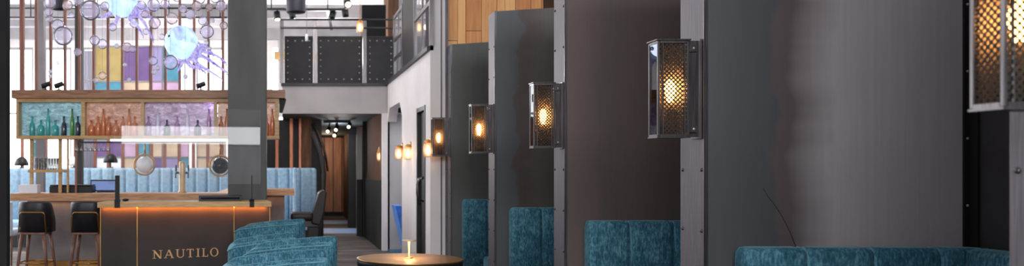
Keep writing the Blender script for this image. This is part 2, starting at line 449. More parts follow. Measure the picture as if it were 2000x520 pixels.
# left wall: tall windows to the street
lw = MB(); lw.box(LEFT-.15, LEFT, FRONT, 9.6, .7, 4.6); lw.box(LEFT-.15, LEFT, FRONT, YB, 0, .7); lw.box(LEFT-.15, LEFT, FRONT, YB, 4.6, CEIL)
ys = [9.6+i*2.8 for i in range(6)]
for y in ys: lw.box(LEFT-.15, LEFT, min(y,YB-.4), min(y,YB-.4)+.4, .7, 4.6)
struct('wall_left', lw, 'white_wall')
# front wall behind the camera: transom window over a lower one
fw = MB(); 
fw.box(LEFT, 6.3, FRONT-.15, FRONT, 0, .6); fw.box(LEFT, 6.3, FRONT-.15, FRONT, 2.5, 3.2); fw.box(LEFT, 6.3, FRONT-.15, FRONT, 4.8, CEIL)
fw.box(LEFT, 6.3, FRONT-.12, FRONT-.03, 1.98, 2.04)
for x in (-8,-4.5,-1.2,3.2,5.6): fw.box(x, x+.25, FRONT-.15, FRONT, .6, 4.8)
struct('wall_front', fw, 'white_wall')
struct('wall_added_outside', MB().box(-30, 24, -14.3, -14, -.1, 2.3), 'exterior')  # unseen wall added, its height set to shape the reflection in the screen
struct('floor_street', MB().box(-30, 24, -14, FRONT-.2, -.12, -.02), 'exterior')
# wall behind the booths and the boarded end wall
struct('wall_right', MB().box(BX, BX+.15, FRONT, 10.7, 0, CEIL), 'charcoal')
b = MB(); x = 1.96
while x < BX+.2:
    w = random.choice((.1,.13,.16,.19)); zs = [0, random.uniform(.6,2.2), random.uniform(2.7,3.4), random.uniform(3.5,4.3), CEIL]
    for z0, z1 in zip(zs, zs[1:]): b.box(x+.003, x+w-.003, 10.7-random.choice((0,.006,.012)), 10.74, z0+.003, z1-.003)
    x += w
b.box(1.96, BX+.2, 10.75, 10.85, 0, CEIL)
struct('wall_boarded', b, 'cedar_boards')
cb = MB(); cb.box(WX, 1.955, 10.5, 10.85, 0, CEIL)
struct('trim_10', cb, 'white_wall')
cs = MB(); cs.box(1.875, 1.89, 10.485, 10.5, 0, CEIL); cs.box(1.93, 1.962, 10.47, 10.5, 0, CEIL)
struct('trim_11', cs, 'steel_light')
# white side wall with a door opening and a recessed opening
sw = MB()
sw.box(WX, WX+.15, 10.85, 11.55, 2.20, MZ1); sw.box(WX, WX+.15, 11.55, 13.05, 0, MZ1)
sw.box(WX, WX+.15, 13.05, 14.85, 2.42, MZ1); sw.box(WX-.09, WX, 14.85, 15.0, 0, MZ0)
sw.prism([(13.05,2.42),(13.05,2.2),(13.3,2.42)], WX, WX+.15, 'x')
sw.prism([(14.85,2.42),(14.85,2.2),(14.6,2.42)], WX, WX+.15, 'x')
struct('wall_aisle', sw, 'white_wall')
struct('wall_alcove', MB().box(2.75, 2.9, 10.9, 15.2, 0, MZ0), 'grey_wall')
struct('wall_alcove_back', MB().box(WX+.001, 2.75, 15.0, 15.15, 0, MZ0), 'grey_wall')
struct('floor_alcove', MB().box(1.76, 2.75, 12.9, 15.0, 0, .012), 'blue_carpet')
struct('baseboard_aisle', MB().box(WX-.012, WX, 11.55, 13.05, 0, .12), 'charcoal')
# double door in the side wall
d = thing('door_1', 'x', 'door', (WX+.06, 11.2, 0)); 
del d['label']; del d['category']; d['kind'] = 'structure'
fr = MB(); fr.box(WX-.01, WX+.12, 10.86, 10.91, 0, 2.2); fr.box(WX-.01, WX+.12, 11.49, 11.545, 0, 2.2); fr.box(WX-.01, WX+.12, 10.91, 11.49, 2.14, 2.195)
obj('door_frame', fr, 'black_metal', d)
for a, b_, h in ((10.915,11.197,11.15),(11.203,11.485,11.25)):
    lf = obj('door_leaf', MB().box(WX+.04, WX+.09, a, b_, .01, 2.135, .004), 'dark_frame', d)
    pts = [(WX+.045,h,1.29),(WX-.03,h,1.27),(WX-.045,h,1.2),(WX-.045,h,1.07),(WX-.03,h,1.0),(WX+.045,h,.98)]
    obj('pull_handle', MB().tube(pts, .014), 'gunmetal', lf)
# balcony slab, corridor below it
sl = MB(); sl.box(-.05, 6.2, MY, BACK, MZ0+.02, MZ1)
sl.box(WX+.15, 6.2, 10.85, MY, MZ0+.1, MZ1)
struct('ceiling_corridor', sl, 'corridor_black')
struct('wall_fascia', MB().box(-.05, WX+.15, MY-.06, MY, MZ0, MZ1-.01), 'grey_wall')
fe = MB(); fe.box(-.07, WX-.02, MY-.1, MY, MZ1-.01, MZ1+.04); fe.box(WX-.04, WX+.04, 10.5, MY, MZ1+.0, MZ1+.05)
struct('trim_12', fe, 'charcoal')
# corridor: right wall in bays, end wall of timber panels
cr = MB(); cr.box(1.66, 1.8, 15.0, 17.9, 1.2, MZ0+.02); struct('wall_corridor', cr, 'corridor_brown')
struct('trim_13', MB().box(1.63, 1.8, 15.0, 17.9, 0, 1.2), 'corridor_black')
struct('trim_14', MB().box(1.60, 1.8, 17.9, 18.1, 0, MZ0+.02), 'corridor_black')
struct('wall_corridor_far', MB().box(1.72, 1.8, 18.1, BACK, 0, MZ0+.02), 'corridor_brown')
d2 = struct('door_2', MB().box(1.68, 1.72, 18.15, 20.6, 0, 2.2, .004), 'grey_wall')
obj('pull_handle', MB().tube([(1.69,19.0,1.36),(1.62,19.0,1.34),(1.62,19.0,1.08),(1.69,19.0,1.06)], .02), 'gunmetal', d2)
st2 = MB(); st2.box(1.49, 1.70, 18.11, 18.16, 1.18, MZ0-.08); struct('trim_25', st2, 'grey_wall')
struct('trim_26', MB().box(1.49, 1.70, 18.11, 18.16, 0, 1.18), 'corridor_black')
struct('trim_15', MB().box(1.5, 1.72, 20.6, 20.9, 0, MZ0), 'corridor_black')
ew = MB(); ew.box(-.1, 1.72, BACK-.1, BACK, 0, MZ0+.02); struct('wall_corridor_end', ew, 'corridor_black')
wp = MB()
for i in range(4): wp.box(.92+i*.26*1.0, .92+i*.26+.235, BACK-.14, BACK-.1, .12, MZ0-.02)
struct('door_3', wp, 'far_wood')
kb = MB()
struct('wall_corridor_left', MB().box(-.45, .72, 17.2, 17.35, 0, MZ0+.02), 'corridor_black')
struct('wall_corridor_inner', MB().box(.6, .72, 17.35, BACK-.1, 0, MZ0+.02), 'corridor_black')
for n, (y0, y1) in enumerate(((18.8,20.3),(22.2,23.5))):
    struct('trim_%d' % (16+n), MB().box(.74, 1.66, y0, y1, 0, .01), 'floor_daylight')  # pale strips paint patches of daylight onto the corridor floor
# room above, behind the balcony railing
struct('wall_upper_back', MB().box(-.2, 6.2, YB, YB+.15, MZ1, CEIL), 'grey_wall')
struct('wall_upper_right', MB().box(2.15, 6.2, 19.0, 19.15, MZ1, CEIL), 'grey_wall')
struct('trim_18', MB().box(2.18, 2.4, 18.4, 18.99, MZ1, CEIL), 'corridor_brown')
d4 = struct('door_4', MB().box(1.62, 2.13, 18.4, 18.5, MZ1, 4.87, .005), 'near_black')
struct('trim_19', MB().box(-.3, 1.0, YB-.3, YB-.05, 4.38, 4.6), 'gold_wood')
struct('wall_upper_end', MB().box(1.93, 6.2, 10.85, 10.95, MZ1, CEIL), 'grey_wall')
# gallery windows over the side wall
def gallery(n, y0, y1, z1, cols, rows):
    f = MB(); x0, x1 = WX-.02, WX+.03
    f.box(x0, x1, y0, y0+.06, MZ1+.05, z1); f.box(x0, x1, y1-.06, y1, MZ1+.05, z1)
    for i in range(1, cols): y = y0+(y1-y0)*i/cols; f.box(x0+.008, x1-.008, y-.02, y+.02, MZ1+.05, z1)
    for z in rows: f.box(x0+.004, x1-.004, y0+.06, y1-.06, z-.025, z+.025)
    w = struct('window_%d' % n, f, 'gunmetal')
    obj('pane', MB().box(WX, WX+.008, y0+.06, y1-.06, MZ1+.06, z1-.01), 'rail_glass', w)
gallery(20, 12.9, 13.95, 3.85, 2, (3.45, 3.15, 3.82))
gallery(21, 10.42, 11.75, 4.4, 2, (3.4, 4.37))
struct('trim_20', MB().box(WX-.01, WX+.12, 11.77, 12.88, MZ1+.05, CEIL), 'dark_frame')
# big steel clad column and slimmer ones
struct('trim_21', MB().box(XX(445,10), XX(520,10), 10.0, 10.42, 0, CEIL, .006), 'column_steel')
struct('trim_22', MB().box(XX(70,13), XX(85,13), 13.0, 13.12, 0, CEIL), 'beam_grey')
struct('trim_23', MB().box(XX(146,13), XX(160,13), 13.0, 13.12, 0, CEIL), 'column_steel')
struct('trim_24', MB().box(-1.90, XX(20,5.06), 5.0, 5.06, 0, CEIL, .004), 'near_black')
# curtain beside the coloured panes
cu = MB(); pts = []
x0, x1 = XX(160,18.4), XX(188,18.4)
pts = [(x0+(x1-x0)*i/40, 18.4+.03*math.sin(i*1.3)) for i in range(41)]
cu.loft(pts, lambda i,s: .02, lambda i,s: 3.9, 1.0, .006)
solo('curtain', cu, 'curtain_grey', 'grey curtain hanging beside the coloured glass panes', 'curtain')

# ------------------------------------------------------------------ booth partitions, sconces, booths
PD = [2.09, 4.03, 6.04, 8.06, 10.2]
CAPX = 1.94; TH = .245
wh = ['at the right edge, nearest of all, behind the cropped wall lantern', 'with grey patina and painted light behind the nearest curved teal bench', 'of plain brown tone, second large sheet from the right',
      'with a dark wavy brown stain and a sloping top below the boards', 'of plain dark grey next to the white wall, farthest away']
pm = ['patina_near','patina_and_light','patina_second','patina_third','patina_fourth']
sc_pts = [P(a,b,4.03) for a, b in ((1490,368),(1500,384),(1514,402),(1528,424),(1542,452),(1554,482))]
rv = None
for k, D in enumerate(PD):
    t = thing('booth_partition', 'dark steel booth partition '+wh[k], 'partition', (CAPX, D, 0), 0, 'steel partitions between the booths')
    zl, zr = 2.86, 2.86+.062*(BX-CAPX)
    obj('face_panel', MB().prism([(.012,.0),(BX-CAPX-.002,0),(BX-CAPX-.002,zr),(.012,zl)], 0, .012, 'y'), pm[k], t, False)
    obj('rear_panel', MB().prism([(.012,.0),(BX-CAPX-.002,0),(BX-CAPX-.002,zr),(.012,zl)], TH-.012, TH, 'y'), pm[k], t, False)
    obj('core', MB().prism([(.012,.0),(BX-CAPX-.002,0),(BX-CAPX-.002,zr-.005),(.012,zl-.005)], .012, TH-.012, 'y'), 'charcoal', t, False)
    if k == 1: obj('scratch', MB().tube([(q.x, D-.0003, q.z) for q in sc_pts], .0018, 6), 'desk_panel', t)
    cap = obj('end_cap', MB().box(0, .012, .004, TH-.004, 0, zl), 'steel_light', t, False)
    obj('corner_strip', MB().box(-.003, .016, -.004, .004, 0, zl+.004), 'gunmetal', t, False)
    for i in range(9):
        z = 1.4+.285*(i-4.0)-.005
        if z < .2: continue
        for yy in (.025, TH-.03):
            r = MB(); r.lathe([(.0,-.007),(.006,-.006),(.009,-.002),(.009,.002),(0,.002)], (0,0,0), 10, 'x')
            o = rv.copy() if rv else obj('rivet', r, 'rivet_steel', t, False)
            if rv: COL.objects.link(o); o.parent = t; r.bm.free()
            else: rv = o
            o.location = (0, yy, z)
# corner angle at the right end of each partition, with its own rivets
for k in range(1,5):
    D = PD[k]
    a = MB(); a.box(BX-.035, BX-.001, D-.012, D-.001, 0, 2.86); a.box(BX-.012, BX-.001, D-.06, D-.012, 0, 2.86)
    a.mi = 1
    for i in range(9): a.ball((BX-.02, D-.012, .3+.31*i), .007, 8)
    o = solo('corner_angle', a, ['dark_frame','rivet_pale'], ['','black riveted angle strip where the grey partition meets the dark wall','black riveted angle strip inside the second booth','black riveted angle strip inside the third booth','black riveted angle strip inside the farthest booth'][k], 'trim')

def lattice(mb, o, u, v, W, H, cell=.0205, w=.0052):
    """diagonal mesh of flat strips filling a W x H rectangle spanned by unit vectors u, v from corner o"""
    o, u, v = Vector(o), Vector(u), Vector(v); n = u.cross(v).normalized()
    st = cell
    for sgn in (1,-1):
        c = -H if sgn > 0 else 0
        end = W if sgn > 0 else W+H
        while c < end:
            # line x = c + sgn*y  (sgn>0)  or x = c - y
            y0, y1 = 0, H
            if sgn > 0: y0 = max(y0, -c); y1 = min(y1, W-c)
            else: y0 = max(y0, c-W); y1 = min(y1, c)
            if y1-y0 > .003:
                a = o+u*(c+sgn*y0)+v*y0; b = o+u*(c+sgn*y1)+v*y1
                mb.bar(a+n*.0006*sgn, b+n*.0006*sgn, w, .0016, n)
            c += st
def sconce(label):
    """local frame: x=0 is the cap plane, box sits to its left; y=0 front face"""
    t = thing('wall_lantern', label, 'wall lamp', (0,0,0), 0, 'mesh lanterns on the partition ends')
    x0, x1, y0, y1, H = -.214, -.066, 0, .105, .445
    fr = MB(); w = .011
    for x in (x0, x1-w):
        for y in (y0, y1-w): fr.box(x, x+w, y, y+w, 0, H, .002, 1)
    for z in (0, H-w):
        for y in (y0, y1-w): fr.box(x0+w, x1-w, y, y+w, z, z+w)
        for x in (x0, x1-w): fr.box(x, x+w, y0+w, y1-w, z, z+w)
    fr.box(x0-.006, x1+.006, y0-.006, y1+.006, H, H+.008, .002, 1)
    fr.box(x0-.002, x1+.002, y0-.002, y1+.002, -.006, 0)
    for x in (x0+.022, x1-.026): fr.box(x, x+.004, y0-.002, y0+.006, w, H-w)   # inner bead
    obj('frame', fr, 'gunmetal', t, False)
    bk = MB(); bk.box(-.058, -.002, .02, .035, -.002, H+.002); bk.box(-.066, -.05, .035, .09, .02, H-.02); bk.box(-.012, -.002, .012, .1, -.01, H+.01, .002, 1)
    bk.box(-.064, -.03, .005, .02, H-.05, H-.02); bk.box(-.064, -.03, .005, .02, .02, .05)
    br = obj('bracket', bk, 'gunmetal', t, False)
    for z in (H-.035, .035): obj('screw', MB().lathe([(0,-.006),(.006,-.005),(.007,0),(0,0)], (-.045,.005,z), 10, 'y'), 'rivet_pale', br, False)
    for nm, o, u, W in (('front_mesh',(x0+w,y0+.008,w),(1,0,0),x1-x0-2*w), ('side_mesh',(x0+.008,y0+w,w),(0,1,0),y1-y0-2*w), ('rear_mesh',(x0+w,y1-.008,w),(1,0,0),x1-x0-2*w)):
        m = MB(); lattice(m, o, u, (0,0,1), W, H-2*w); obj(nm, m, 'mesh_steel', t, False)
    obj('diffuser', MB().box(x0+w, x1-w, y0+.014, y0+.016, w, H-w), 'sconce_diffuser', t, False)
    obj('pane', MB().box(x0+.003, x0+.005, y0+w, y1-w, w, H-w), 'sconce_glass', t, False)
    obj('diffuser', MB().box(x0+.014, x0+.016, y0+w, y1-w, w, H-w), 'sconce_diffuser', t, False)
    cx, cy = (x0+x1)/2+.006, (y0+y1)/2
    so = MB(); so.lathe([(.0,.02),(.03,.02),(.03,.03),(.014,.035),(.014,.12),(.017,.125),(.017,.16),(.0,.16)], (cx,cy,0), 14); obj('socket', so, 'black_metal', t, False)
    bu = MB(); bu.lathe([(0,.16),(.012,.165),(.018,.19),(.024,.224),(.021,.248),(.010,.267),(0,.27)], (cx,cy,0), 16); obj('bulb', bu, 'bulb_warm', t, False)
    return t, Vector((cx,cy,.22))
sl_ = ['cropped mesh lantern at the right edge, nearest and blurred', 'large mesh lantern with lit bulb on the end of the grey partition', 'mesh lantern with lit bulb on the brown partition, third from right',
       'mesh lantern with lit bulb on the partition with the wavy stain', 'smallest mesh lantern with lit bulb, farthest, beside the white post']
s0, bc = sconce(sl_[0])
for k, D in enumerate(PD):
    s = s0 if k == 0 else dup(s0, label=sl_[k])
    s.location = (CAPX-.001, D, 1.772-.2225)
    light('POINT', s.location+bc, 5.0, (1,.5,.18), .024)
    if k == 0:
        kids_ = [c for c in s.children if c.name.startswith('pane')]
for c in kids_: bpy.data.objects.remove(c)

# booth benches: channelled velvet back turning the corner along the wall
SEAM = .297
def bench(label):
    """local origin: front plane of the partition (y=0), cap plane x=0"""
    t = thing('booth_bench', label, 'bench', (0,0,0), 0, 'teal velvet booth benches')
    run = 1.02; R = .13; xb = BX-CAPX-.012
    path = [(.155+ (xb-R-.155)*i/90, -.012) for i in range(91)]
    path += [(xb-R+R*math.sin(a*PI/24), -.012-R+R*math.cos(a*PI/24)) for a in range(1,13)]
    path += [(xb, -.012-R-(1.38)*i/110) for i in range(1,111)]
    def th(i, s):
        u = ((s+.05) % SEAM)/SEAM; g = min(u,1-u)
        return .135-.03*max(0, 1-g/.10)**1.5+.006*math.sin(PI*u)
    mb = MB(); mb.loft(path, th, lambda i,s: 1.045-.006*max(0,1-min(((s+.05)%SEAM),SEAM-((s+.05)%SEAM))/.03), .24, .034, side=1)
    bk = obj('back_cushion', mb, 'teal_velvet', t, False)
    L = 0; pth = [Vector((p[0],p[1],0)) for p in path]; nxt = SEAM-.05
    for i in range(1, len(pth)):
        L += (pth[i]-pth[i-1]).length
        if L >= nxt and nxt < 2.5:
            d = (pth[min(i+1,len(pth)-1)]-pth[i-1]).normalized(); n = Vector((d.y,-d.x,0))
            q = pth[i]; tt = .117
            pts = [q+n*tt+Vector((0,0,.45))+d*.03, q+n*tt+Vector((0,0,.8))+d*.012, q+n*tt+Vector((0,0,1.0)), q+n*(tt-.012)+Vector((0,0,1.031)), q+n*(tt-.04)+Vector((0,0,1.0415)), q+n*.03+Vector((0,0,1.0395))]
            obj('piping', MB().tube(pts, .006, 6), 'teal_piping', bk, False); nxt += SEAM
    st = MB(); st.box(.34, xb-.01, -.52, -.15, .26, .39, .035, 3); st.box(xb-.56, xb-.14, -1.5, -.525, .26, .39, .035, 3); obj('seat', st, 'teal_velvet', t, False)
    ba = MB(); ba.box(.36, xb-.02, -.48, -.02, 0, .26); ba.box(xb-.52, xb-.02, -1.48, -.48, 0, .26); obj('plinth', ba, 'charcoal', t, False)
    return t
bl = ['', 'long teal velvet bench along the bottom right, nearest, curving into the corner', 'wide teal velvet bench back in front of the brown partition', 'narrow teal velvet bench back in front of the partition with the wavy stain', 'slimmest teal velvet bench back, farthest, right of the round table']
b0 = bench(bl[1])
for k in range(1,5):
    b = b0 if k == 1 else dup(b0, label=bl[k])
    b.location = (CAPX, PD[k]-.002, 0)

# ------------------------------------------------------------------ teal tub armchairs (open towards the table)
def tub_chair(label):
    t = thing('tub_armchair', label, 'armchair', (0,0,0), 0, 'teal tub armchairs in the aisle')
    hw, dp, R = .31, .325, .10
    half = [(dp-.03-(2*dp-.03-R)*i/30, -hw) for i in range(31)] + [(-dp+R-R*math.sin(a*PI/16), -hw+R-R*math.cos(a*PI/16)) for a in range(1,9)]
    path = half + [(-dp, -hw+R+(2*hw-2*R)*i/16) for i in range(1,16)] + [(x,-y) for x, y in reversed(half)]
    def top(i, s):
        x = path[i][0]; u = (x+dp)/(2*dp)
        return .785+.065*(1-(1-u)**1.5)-.025*max(0, 1-u/.12)**2
    mb = MB(); mb.loft(path, lambda i,s: .075, top, .13, .03, side=1)
    sh = obj('shell', mb, 'teal_velvet', t, False)
    e = MB(); pts = []
    for i, (x, y) in enumerate(path):
        d = Vector((path[min(i+1,len(path)-1)][0]-path[max(i-1,0)][0], path[min(i+1,len(path)-1)][1]-path[max(i-1,0)][1], 0)).normalized()
        pts.append(Vector((x,y,top(i,0)-.022))-Vector((d.y,-d.x,0))*.002)
    e.tube(pts, .006, 6); obj('piping', e, 'teal_piping', sh, False)
    se = MB(); se.box(-.235, .33, -.215, .215, .30, .46, .04, 3); obj('seat_cushion', se, 'teal_velvet', t, False)
    bs = MB(); bs.box(-.23, .27, -.21, .21, .13, .30); obj('seat_base', bs, 'teal_velvet', t, False)
    for sx in (-.22,.24):
        for sy in (-.25,.25):
            obj('leg', MB().lathe([(.011,0),(.017,.13),(.0,.131)], (sx,sy,0), 10), 'leg_wood', t, False)
    return t
tc0 = None
for px, D, rz, lb in ((590,8.9,-.11,'farthest teal tub armchair, in front of the dark bar stool'),
                      (589,7.23,.03,'second farthest teal tub armchair, tucked close before the farthest one'),
                      (654,6.55,-.09,'teal tub armchair whose squared back sticks out furthest right'),
                      (637,5.42,0,'nearest teal tub armchair at the bottom edge left of the table')):
    t = tc0 if tc0 is None else None
    if tc0 is None: tc0 = tub_chair(lb); o = tc0
    else: o = dup(tc0, label=lb)
    o.location = (XX(px, D)-.325, D, 0); o.rotation_euler = (0,0,rz)
    if D > 8: o.scale = (1.03,1,1.03)
    elif D > 7: o.scale = (.86,1,1)

# ------------------------------------------------------------------ round table and its lamp
TX, TY, TZ = XX(800,6.35), 6.35, .745
t = thing('round_table', 'round brown table with a glowing lamp beside the teal armchairs', 'table', (TX,TY,0))
obj('tabletop', MB().lathe([(0,TZ-.012),(.375,TZ-.012),(.375,TZ-.002),(.373,TZ),(0,TZ)], (TX,TY,0), 64), 'table_top', t)
obj('rim', MB().lathe([(.37,TZ-.05),(.382,TZ-.05),(.383,TZ-.006),(.376,TZ-.002),(.3755,TZ-.012),(.37,TZ-.02)], (TX,TY,0), 64), 'dark_frame', t)
obj('edge_band', MB().lathe([(.3755,TZ-.008),(.385,TZ-.008),(.385,TZ+.001),(.3755,TZ+.001)], (TX,TY,0), 64), 'brass', t)
obj('pedestal', MB().lathe([(0,.03),(.04,.03),(.035,.3),(.04,TZ-.03),(.12,TZ-.013),(0,TZ-.013)], (TX,TY,0), 24), 'black_metal', t)
obj('base', MB().lathe([(0,0),(.23,0),(.23,.012),(.05,.03),(0,.03)], (TX,TY,0), 32), 'black_metal', t)
LY = TY+.03
l = thing('table_lamp', 'small brass stem lamp with flat disc shade on the round table', 'lamp', (TX,LY,TZ))
obj('base', MB().lathe([(0,TZ),(.03,TZ),(.03,TZ+.006),(.008,TZ+.01),(0,TZ+.01)], (TX,LY,0), 24), 'brass', l)
obj('stem', MB().lathe([(.0,TZ+.01),(.004,TZ+.01),(.009,TZ+.125),(0,TZ+.125)], (TX,LY,0), 12), 'stem_glow', l)
sh = obj('shade', MB().lathe([(0,TZ+.125),(.052,TZ+.125),(.052,TZ+.133),(.0,TZ+.135)], (TX,LY,0), 32), 'pale_brass', l)
obj('diffuser', MB().lathe([(.011,TZ+.1235),(.035,TZ+.1235),(.035,TZ+.1248),(.011,TZ+.1248)], (TX,LY,0), 24), 'spot_lens', sh)
light('SPOT', (TX, LY-.024, TZ+.121), 12, (1,.62,.3), .012, spot=math.radians(150), blend=.8)

# ------------------------------------------------------------------ reception desk with NAUTILO
YAW = math.radians(7); DL = 9.1
DX, DY = XX(190,DL), DL
dsk = thing('reception_desk', 'dark reception desk with gold top and NAUTILO lettering', 'desk', (DX,DY,0), YAW)
ux, uy = math.cos(YAW), math.sin(YAW)
def on_desk(px, py, off=0):
    """ray from the eye through a picture point onto the desk front plane (local y=off): returns local u, z"""
    dx, dz = (px-CX)/F, -(py-CY)/F; nx, ny = -uy, ux
    d = (nx*DX+ny*DY+off)/(nx*dx+ny)
    return (dx*d-DX)*ux+(d-DY)*uy, EYE+dz*d
DW = on_desk(530,400)[0]; TOPZ = 1.048
# plan: left end cut back along the aisle
obj('countertop', MB().prism([(0,0),(DW,0),(DW,.52),(.07,.52)], TOPZ-.055, TOPZ), 'gold_wood', dsk, False)
bx0, bx1 = on_desk(197,450,.05)[0], on_desk(526,450,.05)[0]
obj('body', MB().prism([(bx0,.055),(bx1,.055),(bx1,.5),(bx0+.08,.5)], .05, TOPZ-.055), 'charcoal', dsk, False)
obj('plinth', MB().prism([(bx0+.04,.09),(bx1-.04,.09),(bx1-.04,.47),(bx0+.12,.47)], 0, .05), 'black_metal', dsk, False)
s1, s2 = on_desk(268,450,.05)[0], on_desk(457,450,.05)[0]
for a, b_ in ((bx0,s1-.006),(s1+.006,s2-.006),(s2+.006,bx1)):
    obj('front_panel', MB().box(a, b_, .043, .055, .05, TOPZ-.056), 'desk_panel', dsk, False)
for s in (bx0-.004, s1, s2, bx1+.004): obj('seam_strip', MB().box(s-.004, s+.004, .040, .056, .05, TOPZ-.056), 'brass', dsk, False)
lt = light('AREA', (0,0,0), 9, (1,.25,.035), DW-.1, .012, (math.radians(30),0,0)); lt.parent = dsk; lt.location = (DW/2, .010, TOPZ-.06)
# serif capitals, drawn in a unit square (height 1)
def seg(x0,y0,x1,y1,w):
    """slanted stroke with horizontal ends"""
    return [(x0-w/2,y0),(x0+w/2,y0),(x1+w/2,y1),(x1-w/2,y1)]
def rect(x0,y0,x1,y1): return [(x0,y0),(x1,y0),(x1,y1),(x0,y1)]
TK, TN, SF = .15, .07, .05
def letters(ch):
    if ch == 'N': return .95, [rect(.16,0,.16+TN,1), rect(.74,0,.74+TN,1), seg(.16,1,.75,0,TK+.03), rect(.04,0,.35,SF), rect(.02,1-SF,.25,1), rect(.62,1-SF,.93,1)]
    if ch == 'A': return .92, [seg(.13,0,.45,1,TN), seg(.79,0,.46,1,TK), rect(.26,.32,.68,.32+TN), rect(.0,0,.29,SF), rect(.62,0,.94,SF)]
    if ch == 'U':
        n = 14; cx, cy = .48, .32; q = []
        out = [(cx+.36*math.cos(PI+PI*i/n), cy+.33*math.sin(PI+PI*i/n)) for i in range(n+1)]
        inn = [(cx+.03+.25*math.cos(PI+PI*i/n), cy+.25*math.sin(PI+PI*i/n)) for i in range(n+1)]
        q = [[out[i],out[i+1],inn[i+1],inn[i]] for i in range(n)]
        return .95, q+[rect(.12,.32,.26,1), rect(.76,.32,.84,1), rect(0,1-SF,.38,1), rect(.64,1-SF,.96,1)]
    if ch == 'T': return .86, [rect(.36,0,.36+TK,1), rect(.04,1-TN,.82,1), rect(.22,0,.64,SF), rect(.04,.76,.09,1), rect(.77,.76,.82,1)]
    if ch == 'I': return .46, [rect(.15,0,.15+TK,1), rect(.02,0,.43,SF), rect(.02,1-SF,.43,1)]
    if ch == 'L': return .8, [rect(.15,0,.15+TK,1), rect(.02,0,.76,TN), rect(.02,1-SF,.43,1), rect(.71,0,.76,.28)]
    if ch == 'O':
        n = 36; q = []
        for i in range(n):
            a, b_ = 2*PI*i/n, 2*PI*(i+1)/n
            q.append([(.5+.47*math.cos(a), .5+.52*math.sin(a)), (.5+.47*math.cos(b_), .5+.52*math.sin(b_)), (.5+.33*math.cos(b_), .5+.46*math.sin(b_)), (.5+.33*math.cos(a), .5+.46*math.sin(a))])
        return 1.0, q
# picture x of every letter's left edge, and the base line
lx = {0:('N',297,318),1:('A',320,340),2:('U',343,361),3:('T',364,379),4:('I',383,391),5:('L',394,407),6:('O',410,427)}
for i in range(7):
    ch, a, b_ = lx[i]; base = 505.5-4.5*(a-297)/113
    u0, z0 = on_desk(a, base, .043); u1, _ = on_desk(b_, base, .043)
    _, z1 = on_desk(a, base-16.2, .043); wd, polys = letters(ch); m = MB()
    for p in polys: m.prism([(u0+x/wd*(u1-u0), z0+y*(z1-z0)) for x, y in p], .036, .0425, 'y')
    obj('letter', m, 'letter_gold', dsk, False)
# things on the desk
def desk_pt(u, v, z=0): return Vector((DX+u*ux-v*uy, DY+u*uy+v*ux, z))
sc = thing('acrylic_screen', 'clear acrylic screen clipped upright on the front of the desk', 'screen', desk_pt(0,0,TOPZ), YAW)
uL, uR = on_desk(210,300,.02)[0], on_desk(508,300,.02)[0]
zb, zt = on_desk(360,360,.02)[1]-TOPZ, on_desk(360,213,.02)[1]-TOPZ
obj('pane', MB().box(uL, uR, .018, .024, zb, zt), 'acrylic', sc, False)
obj('pane_edge', MB().box(uR, uR+.005, .017, .025, zb, zt), 'steel_light', sc, False)
for px, w, hi in ((229,.058,343),(492,.05,343)):
    u = on_desk(px,400,.0)[0]; h = on_desk(px,hi,0)[1]-TOPZ
    m = MB(); m.box(u-w/2, u+w/2, -.006, -.001, -.06, .03); m.box(u-w/2, u+w/2, -.006, .06, .0005, .03, .002, 1)
    if px < 300: m.box(u-w/2+.006, u+w/2-.006, .0, .017, .03, h); m.box(u-w/2+.006, u+w/2-.006, .025, .04, .03, h)
    else: m.box(u-.005, u+.005, .005, .017, .03, h); m.box(u-.005, u+.005, .025, .035, .03, h)
    obj('clip', m, 'dark_frame', sc, False)
u0, u1 = on_desk(390,386,.3)[0], on_desk(470,386,.3)[0]
mo = thing('flat_monitor', 'flat black tray lying on the gold desk top', 'tray', desk_pt((u0+u1)/2,.36,TOPZ), YAW)
w = (u1-u0)/2+.01
obj('body', MB().box(-w, w, -.1, .1, .0005, .062, .004), 'black_metal', mo, False)
obj('slot', MB().box(-w+.02, w-.02, -.104, -.099, .018, .04), 'chrome', mo, False)
mo.name = 'document_tray'
solo('mouse', (lambda m: (m.ball(desk_pt(on_desk(245,393,.3)[0], .3, TOPZ+.016), .04, 16, .4), m)[1])(MB()), 'black_metal', 'small black mouse on the desk beside the left clip', 'mouse')

# ------------------------------------------------------------------ the bar
BY = 11.45; BZ = 1.075
XL = XX(20,BY); bar = thing('bar_counter', 'long wood topped bar with grey concrete front behind the stools', 'bar', (-2, 12, 0))
xr = -.32
obj('countertop', MB().prism([(XL,BY),(xr,BY),(xr,13.8),(.146,13.8),(.146,14.45),(-.95,14.45),(-.95,12.1),(XL,12.1)], BZ-.1, BZ), 'bar_wood', bar)
obj('bar_front', MB().prism([(XL+.15,BY+.25),(xr-.1,BY+.25),(xr-.1,13.95),(-.01,13.95),(-.01,14.35),(-.85,14.35),(-.85,12.0),(XL+.15,12.0)], .16, BZ-.1), 'concrete', bar)
obj('kick_plate', MB().prism([(XL+.15,BY+.22),(xr-.1,BY+.22),(xr-.1,13.9),(-.01,13.9),(-.01,14.3),(-.8,14.3),(-.8,12.0),(XL+.15,12.0)], 0, .16), 'brass', bar)
light('AREA', (.0-.1, 13.88, BZ-.115), .22, (1,.36,.08), .4, .03)
light('AREA', (-2.0, BY+.2, BZ-.115), 2.0, (1,.5,.25), 3, .03)
